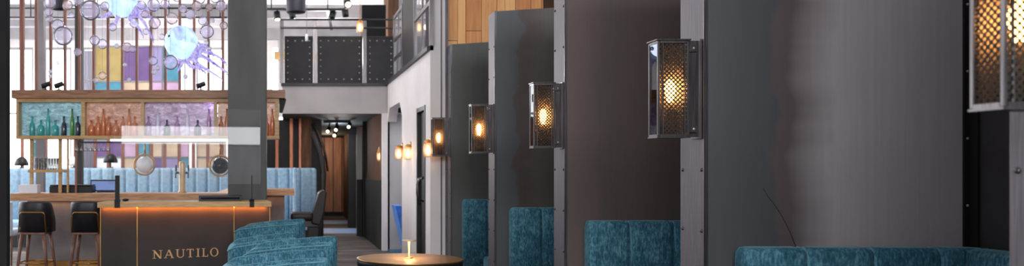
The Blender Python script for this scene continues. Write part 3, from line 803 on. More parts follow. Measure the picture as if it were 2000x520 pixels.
# things standing on the bar
def onbar(px): return XX(px, 11.75)
solo('paper_stack', MB().box(onbar(46), onbar(82), 11.52, 11.68, BZ+.0005, BZ+.115, .003), 'paper', 'white paper stack on the bar at far left', 'papers')
m = MB(); m.box(XX(96,11.78), XX(180,11.78), 11.78, 12.02, BZ+.0005, BZ+.09, .008); m.box(XX(97,11.78), XX(179,11.78), 11.79, 12.01, BZ+.093, BZ+.11, .003)
solo('menu_case', m, 'black_metal', 'long low black case on the bar between papers and laptop', 'case')
lp = thing('laptop', 'open laptop with a bluish screen on the bar', 'laptop', (onbar(193), 11.8, BZ))
obj('keyboard_base', MB().box(onbar(182), onbar(217), 11.97, 12.04, BZ+.0005, BZ+.018, .003), 'black_metal', lp)
fr = MB(); x0, x1 = onbar(167), onbar(219); fr.box(x0, x1, 12.05, 12.065, BZ+.012, BZ+.175, .003); li = obj('lid', fr, 'black_metal', lp)
obj('display', MB().box(x0+.015, x1-.015, 12.046, 12.0505, BZ+.03, BZ+.155), 'screen_blue', li)
# draught tower
tp = thing('beer_tower', 'brass beer tower with side taps standing on the bar', 'beer tap', (onbar(356), 11.9, BZ))
cxx = XX(356,11.9)
obj('column', MB().lathe([(0,BZ),(.06,BZ),(.06,BZ+.012),(.046,BZ+.02),(.046,BZ+.4),(.04,BZ+.42),(.0,BZ+.43)], (cxx,11.9,0), 24), 'pale_brass', tp)
obj('cross_arm', MB().tube([(cxx-.085,11.9,BZ+.27),(cxx+.085,11.9,BZ+.27)], .016, 10), 'steel_light', tp)
for s in (-1,1):
    obj('tap', MB().tube([(cxx+s*.083,11.9,BZ+.28),(cxx+s*.085,11.87,BZ+.26),(cxx+s*.085,11.85,BZ+.2)], .01, 8), 'steel_light', tp)
    obj('tap_handle', MB().lathe([(.006,0),(.012,.03),(.01,.09),(0,.095)], (cxx+s*.085,11.9,BZ+.285), 10), 'black_metal', tp)
# ring lamps hung over the bar
def gz(py): return ZZ(py, 11.5)
def ring_lamp(px, py, r, D, ball, label):
    c = P(px, py, D); R = r*D/F
    t = thing('ring_pendant', label, 'pendant lamp', c, 0, 'globe lamps with brass rings')
    obj('globe', MB().ball(c, R*.82, 28), ball, t)
    ring = [c+Vector((R*math.cos(a), -R*.35, R*math.sin(a))) for a in [2*PI*i/40 for i in range(40)]]
    obj('ring', MB().tube(ring, .012, 8, closed=True), 'brass', t)
    obj('ring_arm', MB().tube([c+Vector((0,-R*.35,R)), c+Vector((0,0,R*.8))], .008, 6), 'brass', t)
    obj('rod', MB().tube([c+Vector((0,0,R*.8)), Vector((c.x,c.y,gz(271)-.002))], .012, 8), 'brass', t)
ring_lamp(430, 324, 20, 11.86, 'chrome', 'chrome globe lamp with brass ring left of the dark column')
ring_lamp(283, 322, 20, 11.86, 'white_plastic', 'white globe lamp with brass ring seen through the screen')
def dome(px, py, D, m1, label):
    c = P(px, py, D)
    t = thing('dome_lamp', label, 'lamp', (c.x, D, 1.416))
    obj('shade', MB().lathe([(.13,-.02),(.128,.03),(.1,.1),(.05,.14),(0,.15),(0,.14),(.045,.13),(.09,.09),(.115,.03),(.12,-.02)], c, 24), m1, t)
    obj('neck', MB().lathe([(0,1.416),(.05,1.416),(.05,1.43),(.012,1.435),(.012,c.z+.13),(0,c.z+.13)], (c.x,c.y,0), 12), 'brass', t)
dome(216, 316, 16.15, 'black_metal', 'black dome lamp on the banquette ledge below the violet pane')
dome(42, 322, 16.15, 'black_metal', 'black dome lamp on the banquette ledge at far left')
dome(144, 322, 16.15, 'white_plastic', 'white dome lamp on the banquette ledge behind the shelf tower')

# gantry over the bar: beam, backlit display cases, rods to the ceiling
GD = 11.5
g = thing('bar_gantry', 'timber bar canopy with backlit coloured display cases and thin rods', 'gantry', (XX(250,GD), GD+.2, 2.3))
def gx(px): return XX(px, GD)
def gz(py): return ZZ(py, GD)
obj('beam', MB().box(gx(22), gx(557), GD, GD+.7, gz(192), gz(175.5), .006), 'beam_wood', g)
tb = MB(); tb.box(gx(29), gx(545), GD+.05, GD+.45, gz(199), gz(192)); obj('top_rail', tb, 'gold_wood', g)
bt = MB(); bt.box(gx(29), gx(545), GD+.05, GD+.42, gz(271), gz(265)); obj('bottom_rail', bt, 'gold_wood', g)
for a, b_ in ((29,34),(157,164),(274,280),(417,423),(537,545)):
    obj('upright', MB().box(gx(a), gx(b_), GD+.05, GD+.09, gz(265), gz(199)), 'gold_wood', g)
    obj('divider', MB().box(gx(a)+.004, gx(b_)-.004, GD+.09, GD+.22, gz(265), gz(199)), 'gold_wood', g)
for a, b_, mm in ((34,157,'panel_teal'),(164,274,'panel_orange'),(280,417,'panel_purple'),(423,537,'panel_orange')):
    obj('backlit_panel', MB().box(gx(a)+.001, gx(b_)-.001, GD+.20, GD+.215, gz(265), gz(199)), mm, g)
for i in range(15):
    px = 42+28.07*i
    w = .055 if i == 0 else .032
    if 430 < px < 436: pass
    obj('rod', MB().box(XX(px,GD+.28)-w/2, XX(px,GD+.28)+w/2, GD+.28, GD+.34, gz(175.5), CEIL), 'copper_wood', g)
tw = thing('glass_shelf_tower', 'slim brass and wood shelf tower standing on the bar with tall glasses', 'shelf', (XX(95,GD+.2), GD+.2, BZ))
for px in (61,117,132,148):
    w = .042 if px < 120 else .022
    obj('post', MB().box(XX(px,GD+.2)-w/2, XX(px,GD+.2)+w/2, GD+.2, GD+.24, BZ, gz(271)-.002), 'gold_wood' if px < 140 else 'copper_wood', tw)
shz = ZZ(332, GD+.3)
obj('shelf_board', MB().box(XX(61,GD+.3), XX(131,GD+.3), GD+.14, GD+.40, shz-.035, shz), 'gold_wood', tw)
gr_ = thing('glass_rack', 'thin black rack with a white light bar under the bar canopy', 'rack', (gx(276), GD+.16, gz(279)))
rk = MB(); rk.box(gx(150), gx(440), GD+.15, GD+.18, gz(279), gz(276)); obj('rail', rk, 'black_metal', gr_)
for px in (150,210,300,438): obj('hanger', MB().box(gx(px), gx(px)+.012, GD+.16, GD+.17, gz(276), gz(271)-.001), 'black_metal', gr_)
obj('led_bar', MB().box(gx(212), gx(443), GD+.10, GD+.14, gz(275.5), gz(271.5)), 'led_white', gr_)
light('POINT', (gx(410), GD+.09, gz(206)), .5, (.45,.3,1), .02)
# bottles in the cases
bprof = [ [(0,0),(.036,0),(.038,.01),(.038,.13),(.03,.165),(.013,.19),(.012,.25),(.015,.252),(.015,.265),(0,.265)],
          [(0,0),(.045,0),(.048,.01),(.048,.10),(.04,.13),(.014,.15),(.013,.2),(.016,.202),(.016,.215),(0,.215)],
          [(0,0),(.028,0),(.03,.01),(.03,.2),(.022,.25),(.012,.28),(.011,.35),(.014,.352),(.014,.365),(0,.365)] ]
ordn = ['first','second','third','fourth','fifth','sixth','seventh','eighth','ninth','tenth']
bz = gz(265)+.0005
def bottles(px_list, kinds, mats, where, grp):
    for i, px in enumerate(px_list):
        D = GD+.145; x = XX(px, D)
        mb = MB(); mb.lathe(bprof[kinds[i%len(kinds)]], (x, D, bz), 14)
        mt = mats[i%len(mats)]
        solo('bottle', mb, mt, '%s %s bottle, %s from the left in the %s display case' % (mt.split('_')[1], ('round','squat','tall')[kinds[i%len(kinds)]], ordn[i], where), 'bottle', grp)
bottles([63,80,94,108,125,141,152], [0,1,2,1,0,2,0], ['bottle_teal','bottle_teal','bottle_teal','bottle_teal','bottle_dark','bottle_green','bottle_dark'], 'teal', 'bottles in the teal case')
bottles([178.5,191.5,202,212,226,240,252,263], [1,0,2,0,1,0,2,0], ['bottle_amber'], 'left orange', 'bottles in the left orange case')
bottles([290,308,326,346,366,386,408], [0,2,1,0,2,1,2], ['bottle_rose','bottle_white','bottle_dark'], 'purple', 'bottles in the purple case')
bottles([432,443,521,532], [0,2,0,2], ['bottle_amber'], 'right orange', 'bottles in the right orange case')
for i in range(9):
    D = GD+.3; x = XX(70+5.3*i, D)
    mb = MB(); mb.lathe([(0,0),(.017,0),(.0175,.16),(.0155,.16),(.015,.008),(0,.008)], (x, D, shz+.0005), 14)
    solo('highball_glass', mb, 'tumbler_glass', 'clear tall glass, %s from the left on the wooden bar shelf' % ordn[i], 'glass', 'tall glasses on the bar shelf')
for i in range(8):
    D = GD+.20; x = XX(152+8.6*i, D); z = gz(279)-.0003
    mb = MB(); mb.lathe([(.024,0),(.024,-.004),(.004,-.006),(.004,-.05),(.022,-.07),(.026,-.09),(.023,-.11),(.0215,-.11),(.0235,-.09),(.02,-.072),(0,-.055)], (x, D-.04, z), 14)
    solo('hanging_stem_glass', mb, 'tumbler_glass', 'upside down stem glass, %s from the left under the bar canopy' % ordn[i], 'glass', 'stem glasses hanging under the canopy')
# small black spots standing on top of the beam
for px, lb in ((111,'small black spotlight on the canopy behind the grey post'),(391,'small black spotlight on the canopy left of the column'),(85,'small black spotlight on the canopy beside the pale post')):
    x = gx(px); z = gz(175.5)
    t = thing('beam_spot', lb, 'spotlight', (x, GD+.1, z))
    obj('foot', MB().lathe([(0,0),(.035,0),(.035,.012),(.01,.016),(.01,.05),(0,.05)], (x,GD+.1,z), 12), 'black_metal', t)
    obj('head', MB().tube([(x-.05,GD+.08,z+.05),(x+.05,GD+.12,z+.095)], .034, 12), 'black_metal', t)
sp = MB(); sp.prism([(gx(545.5),gz(217)),(gx(545.5),gz(192.3)),(gx(559),gz(192.3)),(gx(552),gz(217))], GD+.1, GD+.4, 'y')
solo('loudspeaker', sp, 'dark_frame', 'black wedge loudspeaker under the right end of the canopy', 'speaker')

# ------------------------------------------------------------------ bar stools
def stool(label, leather='leather_black', wood='leg_wood'):
    t = thing('bar_stool', label, 'bar stool', (0,0,0), 0, 'bar stools with wooden legs')
    # local: sitter faces +y, back towards -y
    R = .155; hw = .205
    half = [(-hw, .13-.13*i/8) for i in range(9)] + [(-hw+R-R*math.cos(a*PI/20), -R*math.sin(a*PI/20)) for a in range(1,11)]
    path = half + [(-hw+R+(2*hw-2*R)*i/8, -R) for i in range(1,8)] + [(-x,y) for x, y in reversed(half)]
    def top(i, s):
        u = max(0, (path[i][1]+.06)/.19); return 1.005-.006*abs(path[i][0]/hw)-.2*u**1.3
    m = MB(); m.loft(path, lambda i,s: .045, top, .63, .022, side=-1); obj('backrest', m, leather, t, False)
    obj('seat', MB().box(-.18, .18, -.11, .24, .63, .71, .03, 3), leather, t, False)
    obj('seat_pan', MB().box(-.15, .15, -.16, .2, .605, .63, .006), wood, t, False)
    y = -.168
    fr = MB(); fr.tube([(-.165,y+.003,.628),(-.15,y-.004,.85),(-.138,y-.005,.868),(-.12,y-.005,.875),(.12,y-.005,.875),(.138,y-.005,.868),(.15,y-.004,.85),(.165,y+.003,.628)], .0075, 8)
    obj('back_frame', fr, 'brass', t, False)
    for sx in (-1,1):
        for sy, yy in ((-1,-.13),(1,.16)):
            lg = MB(); lg.tube([(sx*.13,yy,.61),(sx*.155,yy+sy*.02,.4),(sx*.195,yy+sy*.06,0)], .026, 10, .015); obj('leg', lg, wood, t, False)
    z = .26; a, b_ = .172, .19
    fo = MB(); fo.tube([(-a,-.17,z),(a,-.17,z),(a,b_,z),(-a,b_,z)], .009, 8, closed=True); obj('footrest', fo, 'brass', t, False)
    return t
s1 = stool('black leather bar stool with brass back frame, leftmost at the bar'); s1.location = (XX(63.5,10.5), 10.65, 0)
s2 = dup(s1, label='black leather bar stool with brass back frame, partly behind the reception desk'); s2.location = (XX(166,10.5), 10.65, 0); s2.rotation_euler = (0,0,.03)
sx3, sy3 = XX(603,12.9), 12.9
s3 = thing('lounge_stool', 'dark brown leather bar chair at the right end of the bar, seen side on', 'bar stool', (sx3, sy3, 0))
m = MB(); m.prism([(sx3+.03,.60),(sx3+.16,.57),(sx3+.22,.75),(sx3+.26,1.06),(sx3+.21,1.09),(sx3+.14,1.05),(sx3+.06,.78)], sy3-.24, sy3+.24, 'y')
bmesh.ops.bevel(m.bm, geom=m.bm.edges[:], offset=.02, segments=2, affect='EDGES', profile=.5)
bk3 = obj('backrest', m, 'leather_brown', s3)
m = MB(); m.box(sx3-.27, sx3+.06, sy3-.24, sy3+.24, .64, .755, .035, 3); obj('seat', m, 'leather_brown', s3)
m = MB(); m.box(sx3-.16, sx3+.14, sy3-.19, sy3+.19, .55, .638, .006); obj('seat_pan', m, 'leather_black', s3)
m = MB(); m.box(sx3-.02, sx3+.14, sy3-.14, sy3+.14, .02, .55, .008); obj('pedestal', m, 'leather_brown', s3)
m = MB(); m.box(sx3-.2, sx3+.2, sy3-.22, sy3+.22, 0, .02, .004); obj('base', m, 'black_metal', s3)
pc = thing('side_chair', 'pale upholstered chair with a wooden leg at the far left edge', 'chair', (XX(18,12.6),12.6,0))
x = XX(18,12.6)
obj('back', MB().box(x-.2, x+.06, 12.5, 12.6, .42, .93, .03, 3), 'pale_chair', pc)
obj('seat', MB().box(x-.22, x+.07, 12.6, 13.0, .42, .52, .03, 3), 'pale_chair', pc)
for sx in (-.17,.04):
    for sy in (12.57,12.95): obj('leg', MB().tube([(x+sx,sy,.43),(x+sx*1.05,sy,0)], .022, 8, .013), 'leg_wood', pc)

# ------------------------------------------------------------------ banquette and screens behind the bar
bq = thing('banquette', 'long pale blue channelled banquette behind the bar', 'banquette', (-2.2,16,0))
xa, xb2 = XX(16,16), XX(613,16)
n = int((xb2-xa)/.02); path = [(xa+(xb2-xa)*i/n, 16.28) for i in range(n+1)]
def bth(i, s):
    u = (s%.215)/.215; g_ = min(u,1-u); return .28-.05*max(0,1-g_/.14)**1.4
m = MB(); m.loft(path, bth, lambda i,s: 1.415, .4, .05, side=1); bc_ = obj('back', m, 'banquette_blue', bq)
s = .215
while s < xb2-xa: obj('seam', MB().tube([(xa+s,16.045,.5),(xa+s,16.045,1.36)], .009, 6), 'banquette_seam', bc_); s += .215
obj('seat', MB().box(xa, xb2, 15.45, 16.0, .3, .47, .04, 3), 'banquette_blue', bq)
obj('plinth', MB().box(xa+.03, xb2-.03, 15.55, 16.25, 0, .3), 'charcoal', bq)
bw_ = MB(); bw_.box(XX(572,15.4), XX(580,15.4), 15.36, 15.95, .47, 1.42, .03, 3); obj('wing', bw_, 'banquette_blue', bq)
ps = thing('pole_screen', 'row of copper poles with a brown end panel above the banquette', 'screen', (0,16.4,1.45))
for px in (44,90,148,186,212,240,268,296,322,350,378,406,434,541,569): obj('pole', MB().box(XX(px,16.4)-.028, XX(px,16.4)+.028, 16.36, 16.42, 0, MZ0), 'copper' if px > 500 else 'copper_wood', ps)
obj('end_panel', MB().box(XX(588,16.4), XX(608,16.4), 16.36, 16.42, 0, MZ0+.0), 'corridor_brown', ps)
obj('panel_edge', MB().box(XX(584,16.4), XX(588,16.4), 16.35, 16.43, 0, MZ0+.0), 'copper', ps)
obj('foot_rail', MB().box(XX(30,16.4), XX(610,16.4), 16.34, 16.44, 0, .08), 'charcoal', ps)
# coloured glass screen far behind
gs = thing('coloured_glass_screen', 'tall grid of yellow, violet, aqua and pink glass panes behind the bar', 'glass screen', (-3.2,18,0))
D = 18.0
cols = [(60,73),(74,92),(186,240),(241,266),(267,292),(293,316),(318,349),(352,368),(385,440)]
rows = [(92,158),(161,228),(231,276),(279,306),(309,350)]
cmap = {0:['grey','teal','teal','teal','lilac'], 1:['grey','grey','violet','violet','violet'], 2:['yellow','aqua','grey','violet','white'], 3:['violet','tan','tan','pink','tan'],
        4:['violet','tan','lilac','aqua','tan'], 5:['lilac','pink','aqua','tan','violet'], 6:['aqua','pink','tan','tan','lilac'], 7:['white','white','white','pink','aqua'], 8:['white','white','tan','tan','tan']}
frm = MB()
for ci, (a, b_) in enumerate(cols):
    top_row = 0 if 2 <= ci <= 6 else 2
    for ri in range(top_row, 5):
        y0, y1 = rows[ri]
        obj('pane', MB().box(XX(a,D), XX(b_,D), D, D+.012, ZZ(y1,D), ZZ(y0,D)), 'pane_'+cmap[ci][ri], gs)
    for x in (a-1, b_): frm.box(XX(x,D), XX(x+1,D), D-.03, D+.03, 0, ZZ(rows[top_row][0]-2,D))
    for ri in range(top_row, 5): frm.box(XX(a,D), XX(b_,D), D-.025, D+.025, ZZ(rows[ri][0],D), ZZ(rows[ri][0]-3,D))
obj('frame', frm, 'beam_grey', gs)

# ------------------------------------------------------------------ balcony railing
rl = thing('balcony_railing', 'steel balcony railing with riveted dark panels above the corridor', 'railing', (.85,MY-.05,MZ1+.04))
RY = MY-.05; zb = MZ1+.04
def rx(px): return XX(px, RY)
def rz(py): return ZZ(py, RY)
for px in (550.5,615.5,712): obj('post', MB().box(rx(px)-.032, rx(px)+.032, RY-.03, RY+.03, zb, rz(37)), 'gunmetal', rl)
for py in (39,55.5): obj('rail', MB().tube([(rx(548),RY-.035,rz(py)),(rx(776),RY-.035,rz(py))], .016, 10), 'black_metal', rl)
for a, b_ in ((556,611),(620,708),(716,770)):
    m = MB(); m.box(rx(a), rx(b_), RY-.006, RY+.006, zb, rz(72)); m.box(rx(a), rx(b_), RY-.02, RY+.02, rz(74), rz(71))
    m.mi = 1; x0, x1, z0, z1 = rx(a)+.055, rx(b_)-.055, zb+.07, rz(72)-.07
    nx = max(3, round((x1-x0)/.125)); nz = 6
    for i in range(nx+1):
        for z in (z0, z1): m.ball((x0+(x1-x0)*i/nx, RY-.008, z), .013, 8)
    for i in range(1, nz):
        for x in (x0, x1): m.ball((x, RY-.008, z0+(z1-z0)*i/nz), .013, 8)
    obj('riveted_panel', m, ['rail_panel','rivet_pale'], rl)
# rails along the windows at the upper left
lr = thing('window_rail', 'pair of thin black pipes crossing the tall windows at upper left', 'rail', (XX(230,14),14,4.0))
for py in (16,34): obj('pipe', MB().tube([(XX(18,14),14,ZZ(py,14)),(XX(444,14),14,ZZ(py,14))], .014, 8), 'black_metal', lr)
for px in (60,190,330,430): obj('hanger', MB().tube([(XX(px,14),14,ZZ(34,14)),(XX(px,14),14,CEIL)], .009, 6), 'black_metal', lr)

# ------------------------------------------------------------------ pendant drums and track lights
def drum(px, py0, py1, w, D, label):
    x = XX(px,D); r = w/2*D/F; z0, z1 = ZZ(py1,D), ZZ(py0,D)
    t = thing('drum_pendant', label, 'pendant lamp', (x,D,z0))
    obj('shade', MB().lathe([(r*.96,z0),(r,z0+.02),(r,z1-.02),(r*.97,z1),(r*.1,z1),(r*.1,z1-.01),(r*.93,z1-.02),(r*.93,z0)], (x,D,0), 32), 'drum_shade', t)
    obj('cord', MB().tube([(x,D,z1-.01),(x,D,CEIL)], .006, 6), 'black_metal', t)
drum(578, -10, 25, 38, 13.0, 'black drum pendant above the balcony railing')
drum(117, -14, 19, 29, 13.4, 'dark violet drum pendant at the top left behind the glass bubbles')
x = XX(599,13.6); 
t = thing('pendant_tube', 'slim white pendant hanging before the first riveted panel', 'pendant lamp', (x,13.6,ZZ(80,13.6)))
obj('shade', MB().lathe([(0,ZZ(80,13.6)),(.024,ZZ(80,13.6)),(.02,ZZ(68,13.6)),(.006,ZZ(66,13.6)),(0,ZZ(66,13.6))], (x,13.6,0), 16), 'white_plastic', t)
obj('cord', MB().tube([(x,13.6,ZZ(66,13.6)),(x,13.6,CEIL)], .004, 6), 'steel_light', t)
def spot_head(root, p, d, D, r=.06, L=.17, stem_to=None, lit=True):
    p = Vector(p); d = Vector(d).normalized()
    h = obj('spot_head', MB().tube([p-d*L, p], r, 14), 'black_metal', root)
    obj('lens', MB().tube([p+d*.0005, p+d*.006], r*.72, 14), 'spot_lens' if lit else 'chrome', h)
    if stem_to is not None: obj('stem', MB().tube([p-d*L*.6, stem_to], .014, 8), 'black_metal', h)
D = 18.0
tk = thing('track_light', 'black ceiling track with lit spotlights above the balcony', 'track light', P(630,5,D))
zt_ = ZZ(19,D)
obj('track', MB().bar((XX(528,D),D,zt_), (XX(672,D),D,zt_), .06, .05), 'black_metal', tk)
obj('cross_track', MB().bar((XX(640,D),D,zt_), (XX(660,D),20.5,zt_), .06, .05), 'black_metal', tk)
for px in (572,640): obj('hanger', MB().tube([(XX(px,D),D,zt_),(XX(px,D),D,CEIL)], .012, 6), 'black_metal', tk)
for px, py, d in ((572,36,(.2,-.4,-1)),(647,36,(-.3,-.5,-1)),(675,33,(.1,.3,-1))):
    p = P(px,py,D); spot_head(tk, p, d, D, .07, .16, Vector((p.x,D,zt_)), False)
p = P(680,9,D); spot_head(tk, p, (.1,-.9,-.5), D, .08, .2, Vector((XX(672,D),D,zt_)))
D = 15.6
tk2 = thing('track_light', 'black ceiling track with one spotlight right of the steel column', 'track light', P(530,20,D))
p = P(542,38,D); zt_ = ZZ(18,D)
obj('track', MB().bar((XX(470,D),D,zt_), (XX(556,D),D,zt_), .05, .04), 'black_metal', tk2)
obj('hanger', MB().tube([(XX(530,D),D,zt_),(XX(530,D),D,CEIL)], .012, 6), 'black_metal', tk2)
spot_head(tk2, p, (.1,-.3,-1), D, .06, .14, Vector((p.x,D,zt_)))
D = 17.5
ck = thing('spotlight_cluster', 'cluster of four lit spotlights under the dark corridor ceiling', 'spotlight', P(655,225,D))
cz = MZ0+.02
obj('canopy', MB().box(XX(632,D), XX(684,D), D-.05, D+.05, cz-.05, cz), 'black_metal', ck)
for px, py in ((640,257),(656,254),(653,265),(681,248)):
    p = P(px,py,D-.2); spot_head(ck, p, (-.25,-.9,-.5), D, .042, .15, Vector((p.x+.05,D,cz-.04)))
# warm glass lanterns
def lantern(px, py, D, label, wallx=None):
    c = P(px,py,D); t = thing('globe_lantern', label, 'wall lamp', c, 0, 'warm glass globe lamps')
    obj('glass', MB().lathe([(.0,-.102),(.034,-.1),(.052,-.08),(.060,-.02),(.058,.04),(.048,.07),(.02,.078)], c, 20), 'amber_glass', t)
    obj('bulb', MB().lathe([(0,-.075),(.022,-.06),(.03,-.03),(.02,.01),(.012,.04),(0,.04)], c, 16), 'globe_warm', t)
    obj('cap', MB().lathe([(0,.078),(.05,.078),(.04,.1),(.012,.115),(0,.115)], c, 16), 'brass', t)
    if wallx is not None:
        obj('arm', MB().tube([c+Vector((0,0,.1)), Vector((wallx,c.y,c.z+.1))], .012, 8), 'brass', t)
        obj('wall_plate', MB().lathe([(0,-.012),(.05,-.012),(.055,0),(0,0)], Vector((wallx,c.y,c.z+.1)), 16, 'x'), 'brass', t)
    else: obj('rod', MB().tube([c+Vector((0,0,.11)), Vector((c.x,c.y,CEIL))], .008, 8), 'brass', t)
    light('POINT', c+Vector((-.12,-.06,-.02)), 1.0, (1,.62,.32), .05)
lantern(779,299,12.95,'warm globe lamp beside the recess, left of the pair on the white wall',WX)
lantern(797,298,12.1,'warm globe lamp on the white wall, right of the pair',WX)
lantern(836,291,10.45,'warm globe lamp on the white post behind the smallest mesh lantern',WX)
lantern(742,304,15.3,'warm globe lamp on the brown corridor wall',1.66)
lantern(703,52,14.6,'warm globe lamp hanging above the balcony railing')
# dark curved sculpture by the corridor
D = 16.9; pts = [P(a,b_,D) for a, b_ in ((603,245),(613,262),(622,285),(629,310),(633,340),(632,372),(628,400))]
m = MB(); m.tube(pts, .06, 10, .035); m.tube([p+Vector((.07,.02,.05)) for p in pts[:5]], .035, 8, .02)
m.tube([pts[-1], Vector((pts[-1].x,D,.02))], .035, 8, .04); m.lathe([(0,0),(.2,0),(.2,.02),(0,.04)], (pts[-1].x,D,0), 20)
solo('metal_sculpture', m, 'charcoal', 'dark curved sculpture on a stand beside the brown end panel', 'sculpture')
# blue chair in the alcove
bcx, bcy = 1.80, 14.35
ch = thing('lounge_chair', 'bright blue chair back seen through the opening in the white wall', 'chair', (bcx+.25,bcy,0))
bk = MB(); bk.prism([(bcx-.02,.80),(bcx+.1,.80),(bcx+.26,.12),(bcx+.14,.12)], bcy-.3, bcy+.25, 'y'); obj('back', bk, 'blue_fabric', ch)
obj('seat', MB().box(bcx+.27, bcx+.66, bcy-.3, bcy+.25, .28, .42, .04, 3), 'blue_fabric', ch)
for a in (.28,.6):
    for b_ in (-.25,.2): obj('leg', MB().tube([(bcx+a,bcy+b_,.3),(bcx+a,bcy+b_,.012)], .016, 8), 'leg_wood', ch)

# ------------------------------------------------------------------ glass bubble chandelier
CDP = 10.85
bub = [(97,5,12),(95,23,9),(97,37,7),(113,49,12),(123,70,19),(152,102,8),(176,20,20),(153,2,9),(185,79,10),(200,86,10),(220,53,8),(248,93,10),(259,96,7),(228,90,5),
 (244,127,4),(252,156,4),(200,148,8),(187,157,6),(173,156,4),(167,159,3.5),(113,123,3.5),(98,140,4),(98,149,4),(300,10,13),(302,45,12),(299,119,9),(308,133,5),(301,141,5),
 (336,36,12),(357,17,9),(372,28,10),(384,12,10),(396,40,9),(404,62,14),(391,-2,10),(432,12,11),(437,50,8),(333,122,15),(362,150,4.5),(402,84,5),(410,95,4),(415,40,5),
 (262,45,9),(283,28,8),(322,8,9),(346,-6,10),(276,10,9),(132,10,10),(420,-4,10),(409,14,8),(316,72,6),(285,62,6),(205,12,9),(140,30,6)]
ones = ['','first','second','third','fourth','fifth','sixth','seventh','eighth','ninth','tenth','eleventh','twelfth','thirteenth','fourteenth','fifteenth','sixteenth','seventeenth','eighteenth','nineteenth']
tens = {20:('twentieth','twenty'),30:('thirtieth','thirty'),40:('fortieth','forty'),50:('fiftieth','fifty')}
def nth(n):
    if n < 20: return ones[n]
    return tens[n//10*10][0] if n%10 == 0 else tens[n//10*10][1]+'-'+ones[n%10]
# every bubble hangs on its own wire: give each its own plumb line so none touch
bub_depth, taken = {}, []
for b in sorted(bub, key=lambda q: -q[2]):
    best = None
    for k in range(60):
        D = random.uniform(10.0, 10.93); q = (XX(b[0],D), D, b[2]*D/F)
        gap = min([math.hypot(q[0]-t[0], q[1]-t[1])-q[2]-t[2] for t in taken] or [1])
        if best is None or gap > best[0]: best = (gap, q)
        if gap > .02: break
    taken.append(best[1]); bub_depth[b] = best[1][1]
for i, (px, py, r) in enumerate(sorted(bub)):
    D = bub_depth[(px,py,r)]; c = P(px,py,D); R = r*D/F
    size = 'tiny' if r < 5.5 else 'small' if r < 9 else 'medium' if r < 13 else 'large'
    rose = i % 5 == 3
    b = thing('glass_bubble', '%s %s glass bubble on a wire, %s from the left in the chandelier' % (size, 'white' if r < 6 else 'rosy' if rose else 'clear', nth(i+1)), 'glass ornament', c, 0, 'glass bubbles of the chandelier')
    obj('bubble', MB().ball(c, R, 24), 'bubble_white' if r < 6 else 'bubble_rose' if rose else 'bubble_glass', b)
    obj('wire', MB().tube([c+Vector((0,0,R*.98)), Vector((c.x,c.y,CEIL-.03))], .0012, 4), 'steel_light', b)
solo('ceiling_plate', MB().box(XX(80,CDP), XX(445,CDP), CDP-.9, CDP+.5, CEIL-.03, CEIL-.001), 'steel_light', 'pale ceiling plate from which the glass bubbles hang', 'ceiling plate')
def octopus(px, py, r, arms, label):
    OD = CDP+.33; c = P(px,py,OD); R = r*OD/F
    t = thing('glass_octopus', label, 'glass sculpture', c, 0, 'lit glass octopuses')
    obj('head', MB().lathe([(R*math.sin(PI*i/14)*(1 if i > 5 else .96), -R*1.02*math.cos(PI*i/14)) for i in range(15)], c, 28), 'octopus_blue', t)
    obj('mantle', MB().ball(P(px+r*.62, py+r*.42, OD+.06), R*.66, 24), 'octopus_violet', t)
    obj('eye', MB().ball(c+Vector((-R*.62,-R*.72,R*.3)), R*.08, 10), 'drum_shade', t)
    for k, pts in enumerate(arms):
        q = [P(a,b_,OD+.04*math.sin(k+i)) for i, (a,b_) in enumerate(pts)]
        # smooth the polyline and add sucker beads
        sm = []
        for i in range(len(q)-1):
            for s in range(6):
                u = s/6; p0 = q[max(i-1,0)]; p1 = q[i]; p2 = q[i+1]; p3 = q[min(i+2,len(q)-1)]
                sm.append(.5*((2*p1)+(p2-p0)*u+(2*p0-5*p1+4*p2-p3)*u*u+(3*p1-p0-3*p2+p3)*u**3))
        sm.append(q[-1]); m = MB(); m.tube(sm, .034, 10, .008)
        for j in range(2, len(sm), 2): m.ball(sm[j]+Vector((0,-.012,-.02)), .02*(1-.6*j/len(sm)), 8)
        obj('tentacle', m, 'octopus_violet', t)
    obj('wire', MB().tube([c+Vector((0,0,R)), Vector((c.x,c.y,CEIL-.03))], .0015, 4), 'steel_light', t)
    light('POINT', c+Vector((.1,-R*1.4,-.1)), 6, (.62,.68,1), .12)
octopus(354, 84, 33, [[(378,96),(400,101),(425,110),(442,124)],[(378,104),(400,112),(424,128),(444,142)],[(372,110),(388,126),(408,138),(434,155)],[(362,114),(372,128),(390,134),(404,144)],
                      [(350,114),(346,124),(338,130)],[(356,116),(354,128),(347,138)],[(342,110),(332,118),(322,120)],[(380,92),(394,88),(404,92),(416,104)]], 'glowing blue glass octopus with tentacles stretching right to the column')
octopus(238, 2, 32, [[(258,20),(272,32),(284,48),(300,80)],[(262,16),(280,26),(294,34),(306,52)],[(250,28),(258,42),(268,50),(280,70)],[(266,8),(282,16),(300,20)],[(218,22),(206,32),(196,30)],[(230,30),(226,44),(214,50)]],
        'glowing blue glass octopus at the top edge, cut off by the frame')

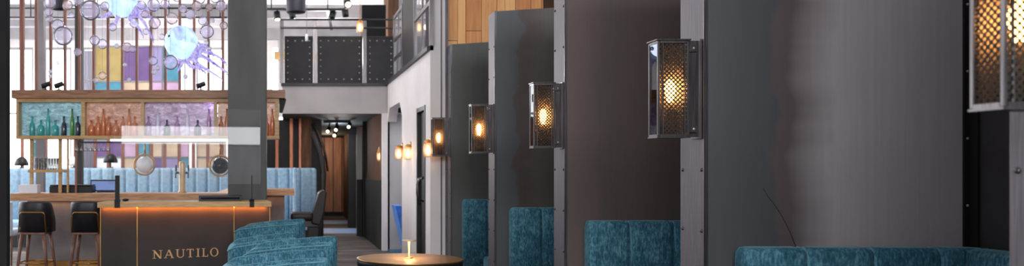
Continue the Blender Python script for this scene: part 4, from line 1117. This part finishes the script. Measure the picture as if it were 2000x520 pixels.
# ------------------------------------------------------------------ light
wd = bpy.data.worlds.new('World'); bpy.context.scene.world = wd; wd.use_nodes = True
nt = wd.node_tree; nt.nodes.clear()
bg = nt.nodes.new('ShaderNodeBackground'); wo = nt.nodes.new('ShaderNodeOutputWorld')
bg.inputs[0].default_value = (.93,.96,1,1); bg.inputs[1].default_value = 5.0
nt.links.new(bg.outputs[0], wo.inputs[0])
def portal(loc, sx, sy, rot):
    o = light('AREA', loc, 1, (1,1,1), sx, sy, rot); o.data.cycles.is_portal = True; o.name = 'window_portal'
portal((LEFT-.1, 16.8, 2.65), 3.9, 14.4, (0, -PI/2, 0))
portal((-.8, FRONT-.1, 2.7), 14, 4.2, (PI/2, 0, 0))
portal((-4.2, YB+.12, 2.8), 7.6, 3.9, (-PI/2, 0, 0))
light('AREA', (.6, FRONT+.15, 4.0), 420, (.95,.97,1), 5.5, 1.5, (math.radians(78),0,0))  # added fill at the window plane, boosts daylight on the partition faces
# fill lights added without fittings, for the rooms, corridor and alcove
for x, y, z, e in ((-2.8,20.5,3.4,420),(.9,19.5,4.0,160),(-3.5,14.5,4.2,160),(.2,6.5,4.3,60),(.6,11.5,4.3,60)):
    light('POINT', (x,y,z), e, (1,.97,.95), .3)
light('AREA', (1.2,20,MZ0-.1), 10, (1,.72,.5), .5, 3)
light('POINT', (1.2,24.8,2.0), 16, (1,.78,.58), .1)
light('POINT', (1.15,19.2,1.9), 30, (.75,.87,1), .1)  # added cool fill to brighten the pale floor strips
light('POINT', (1.0,16.4,2.0), 6, (1,.85,.72), .1)
light('AREA', (2.4,14,MZ0-.05), 14, (.9,.95,1), .4, 1.2)

# ------------------------------------------------------------------ camera and output
cd = bpy.data.cameras.new('Camera'); cam = bpy.data.objects.new('Camera', cd); COL.objects.link(cam)
cam.location = (0,0,EYE); cam.rotation_euler = (PI/2,0,0)
cd.sensor_fit = 'HORIZONTAL'; cd.sensor_width = 36; cd.lens = F/2000*36
cd.shift_x = (1000-CX)/2000; cd.shift_y = (CY-260)/2000
cd.clip_start = .05; cd.clip_end = 200
cd.dof.use_dof = True; cd.dof.focus_distance = 5.2; cd.dof.aperture_fstop = 2.6
sc_ = bpy.context.scene; sc_.camera = cam
vs = sc_.view_settings; sc_.display_settings.display_device = 'sRGB'
vs.view_transform = 'Standard'; vs.look = 'None'; vs.exposure = 0.35; vs.gamma = 1.0; vs.use_curve_mapping = False
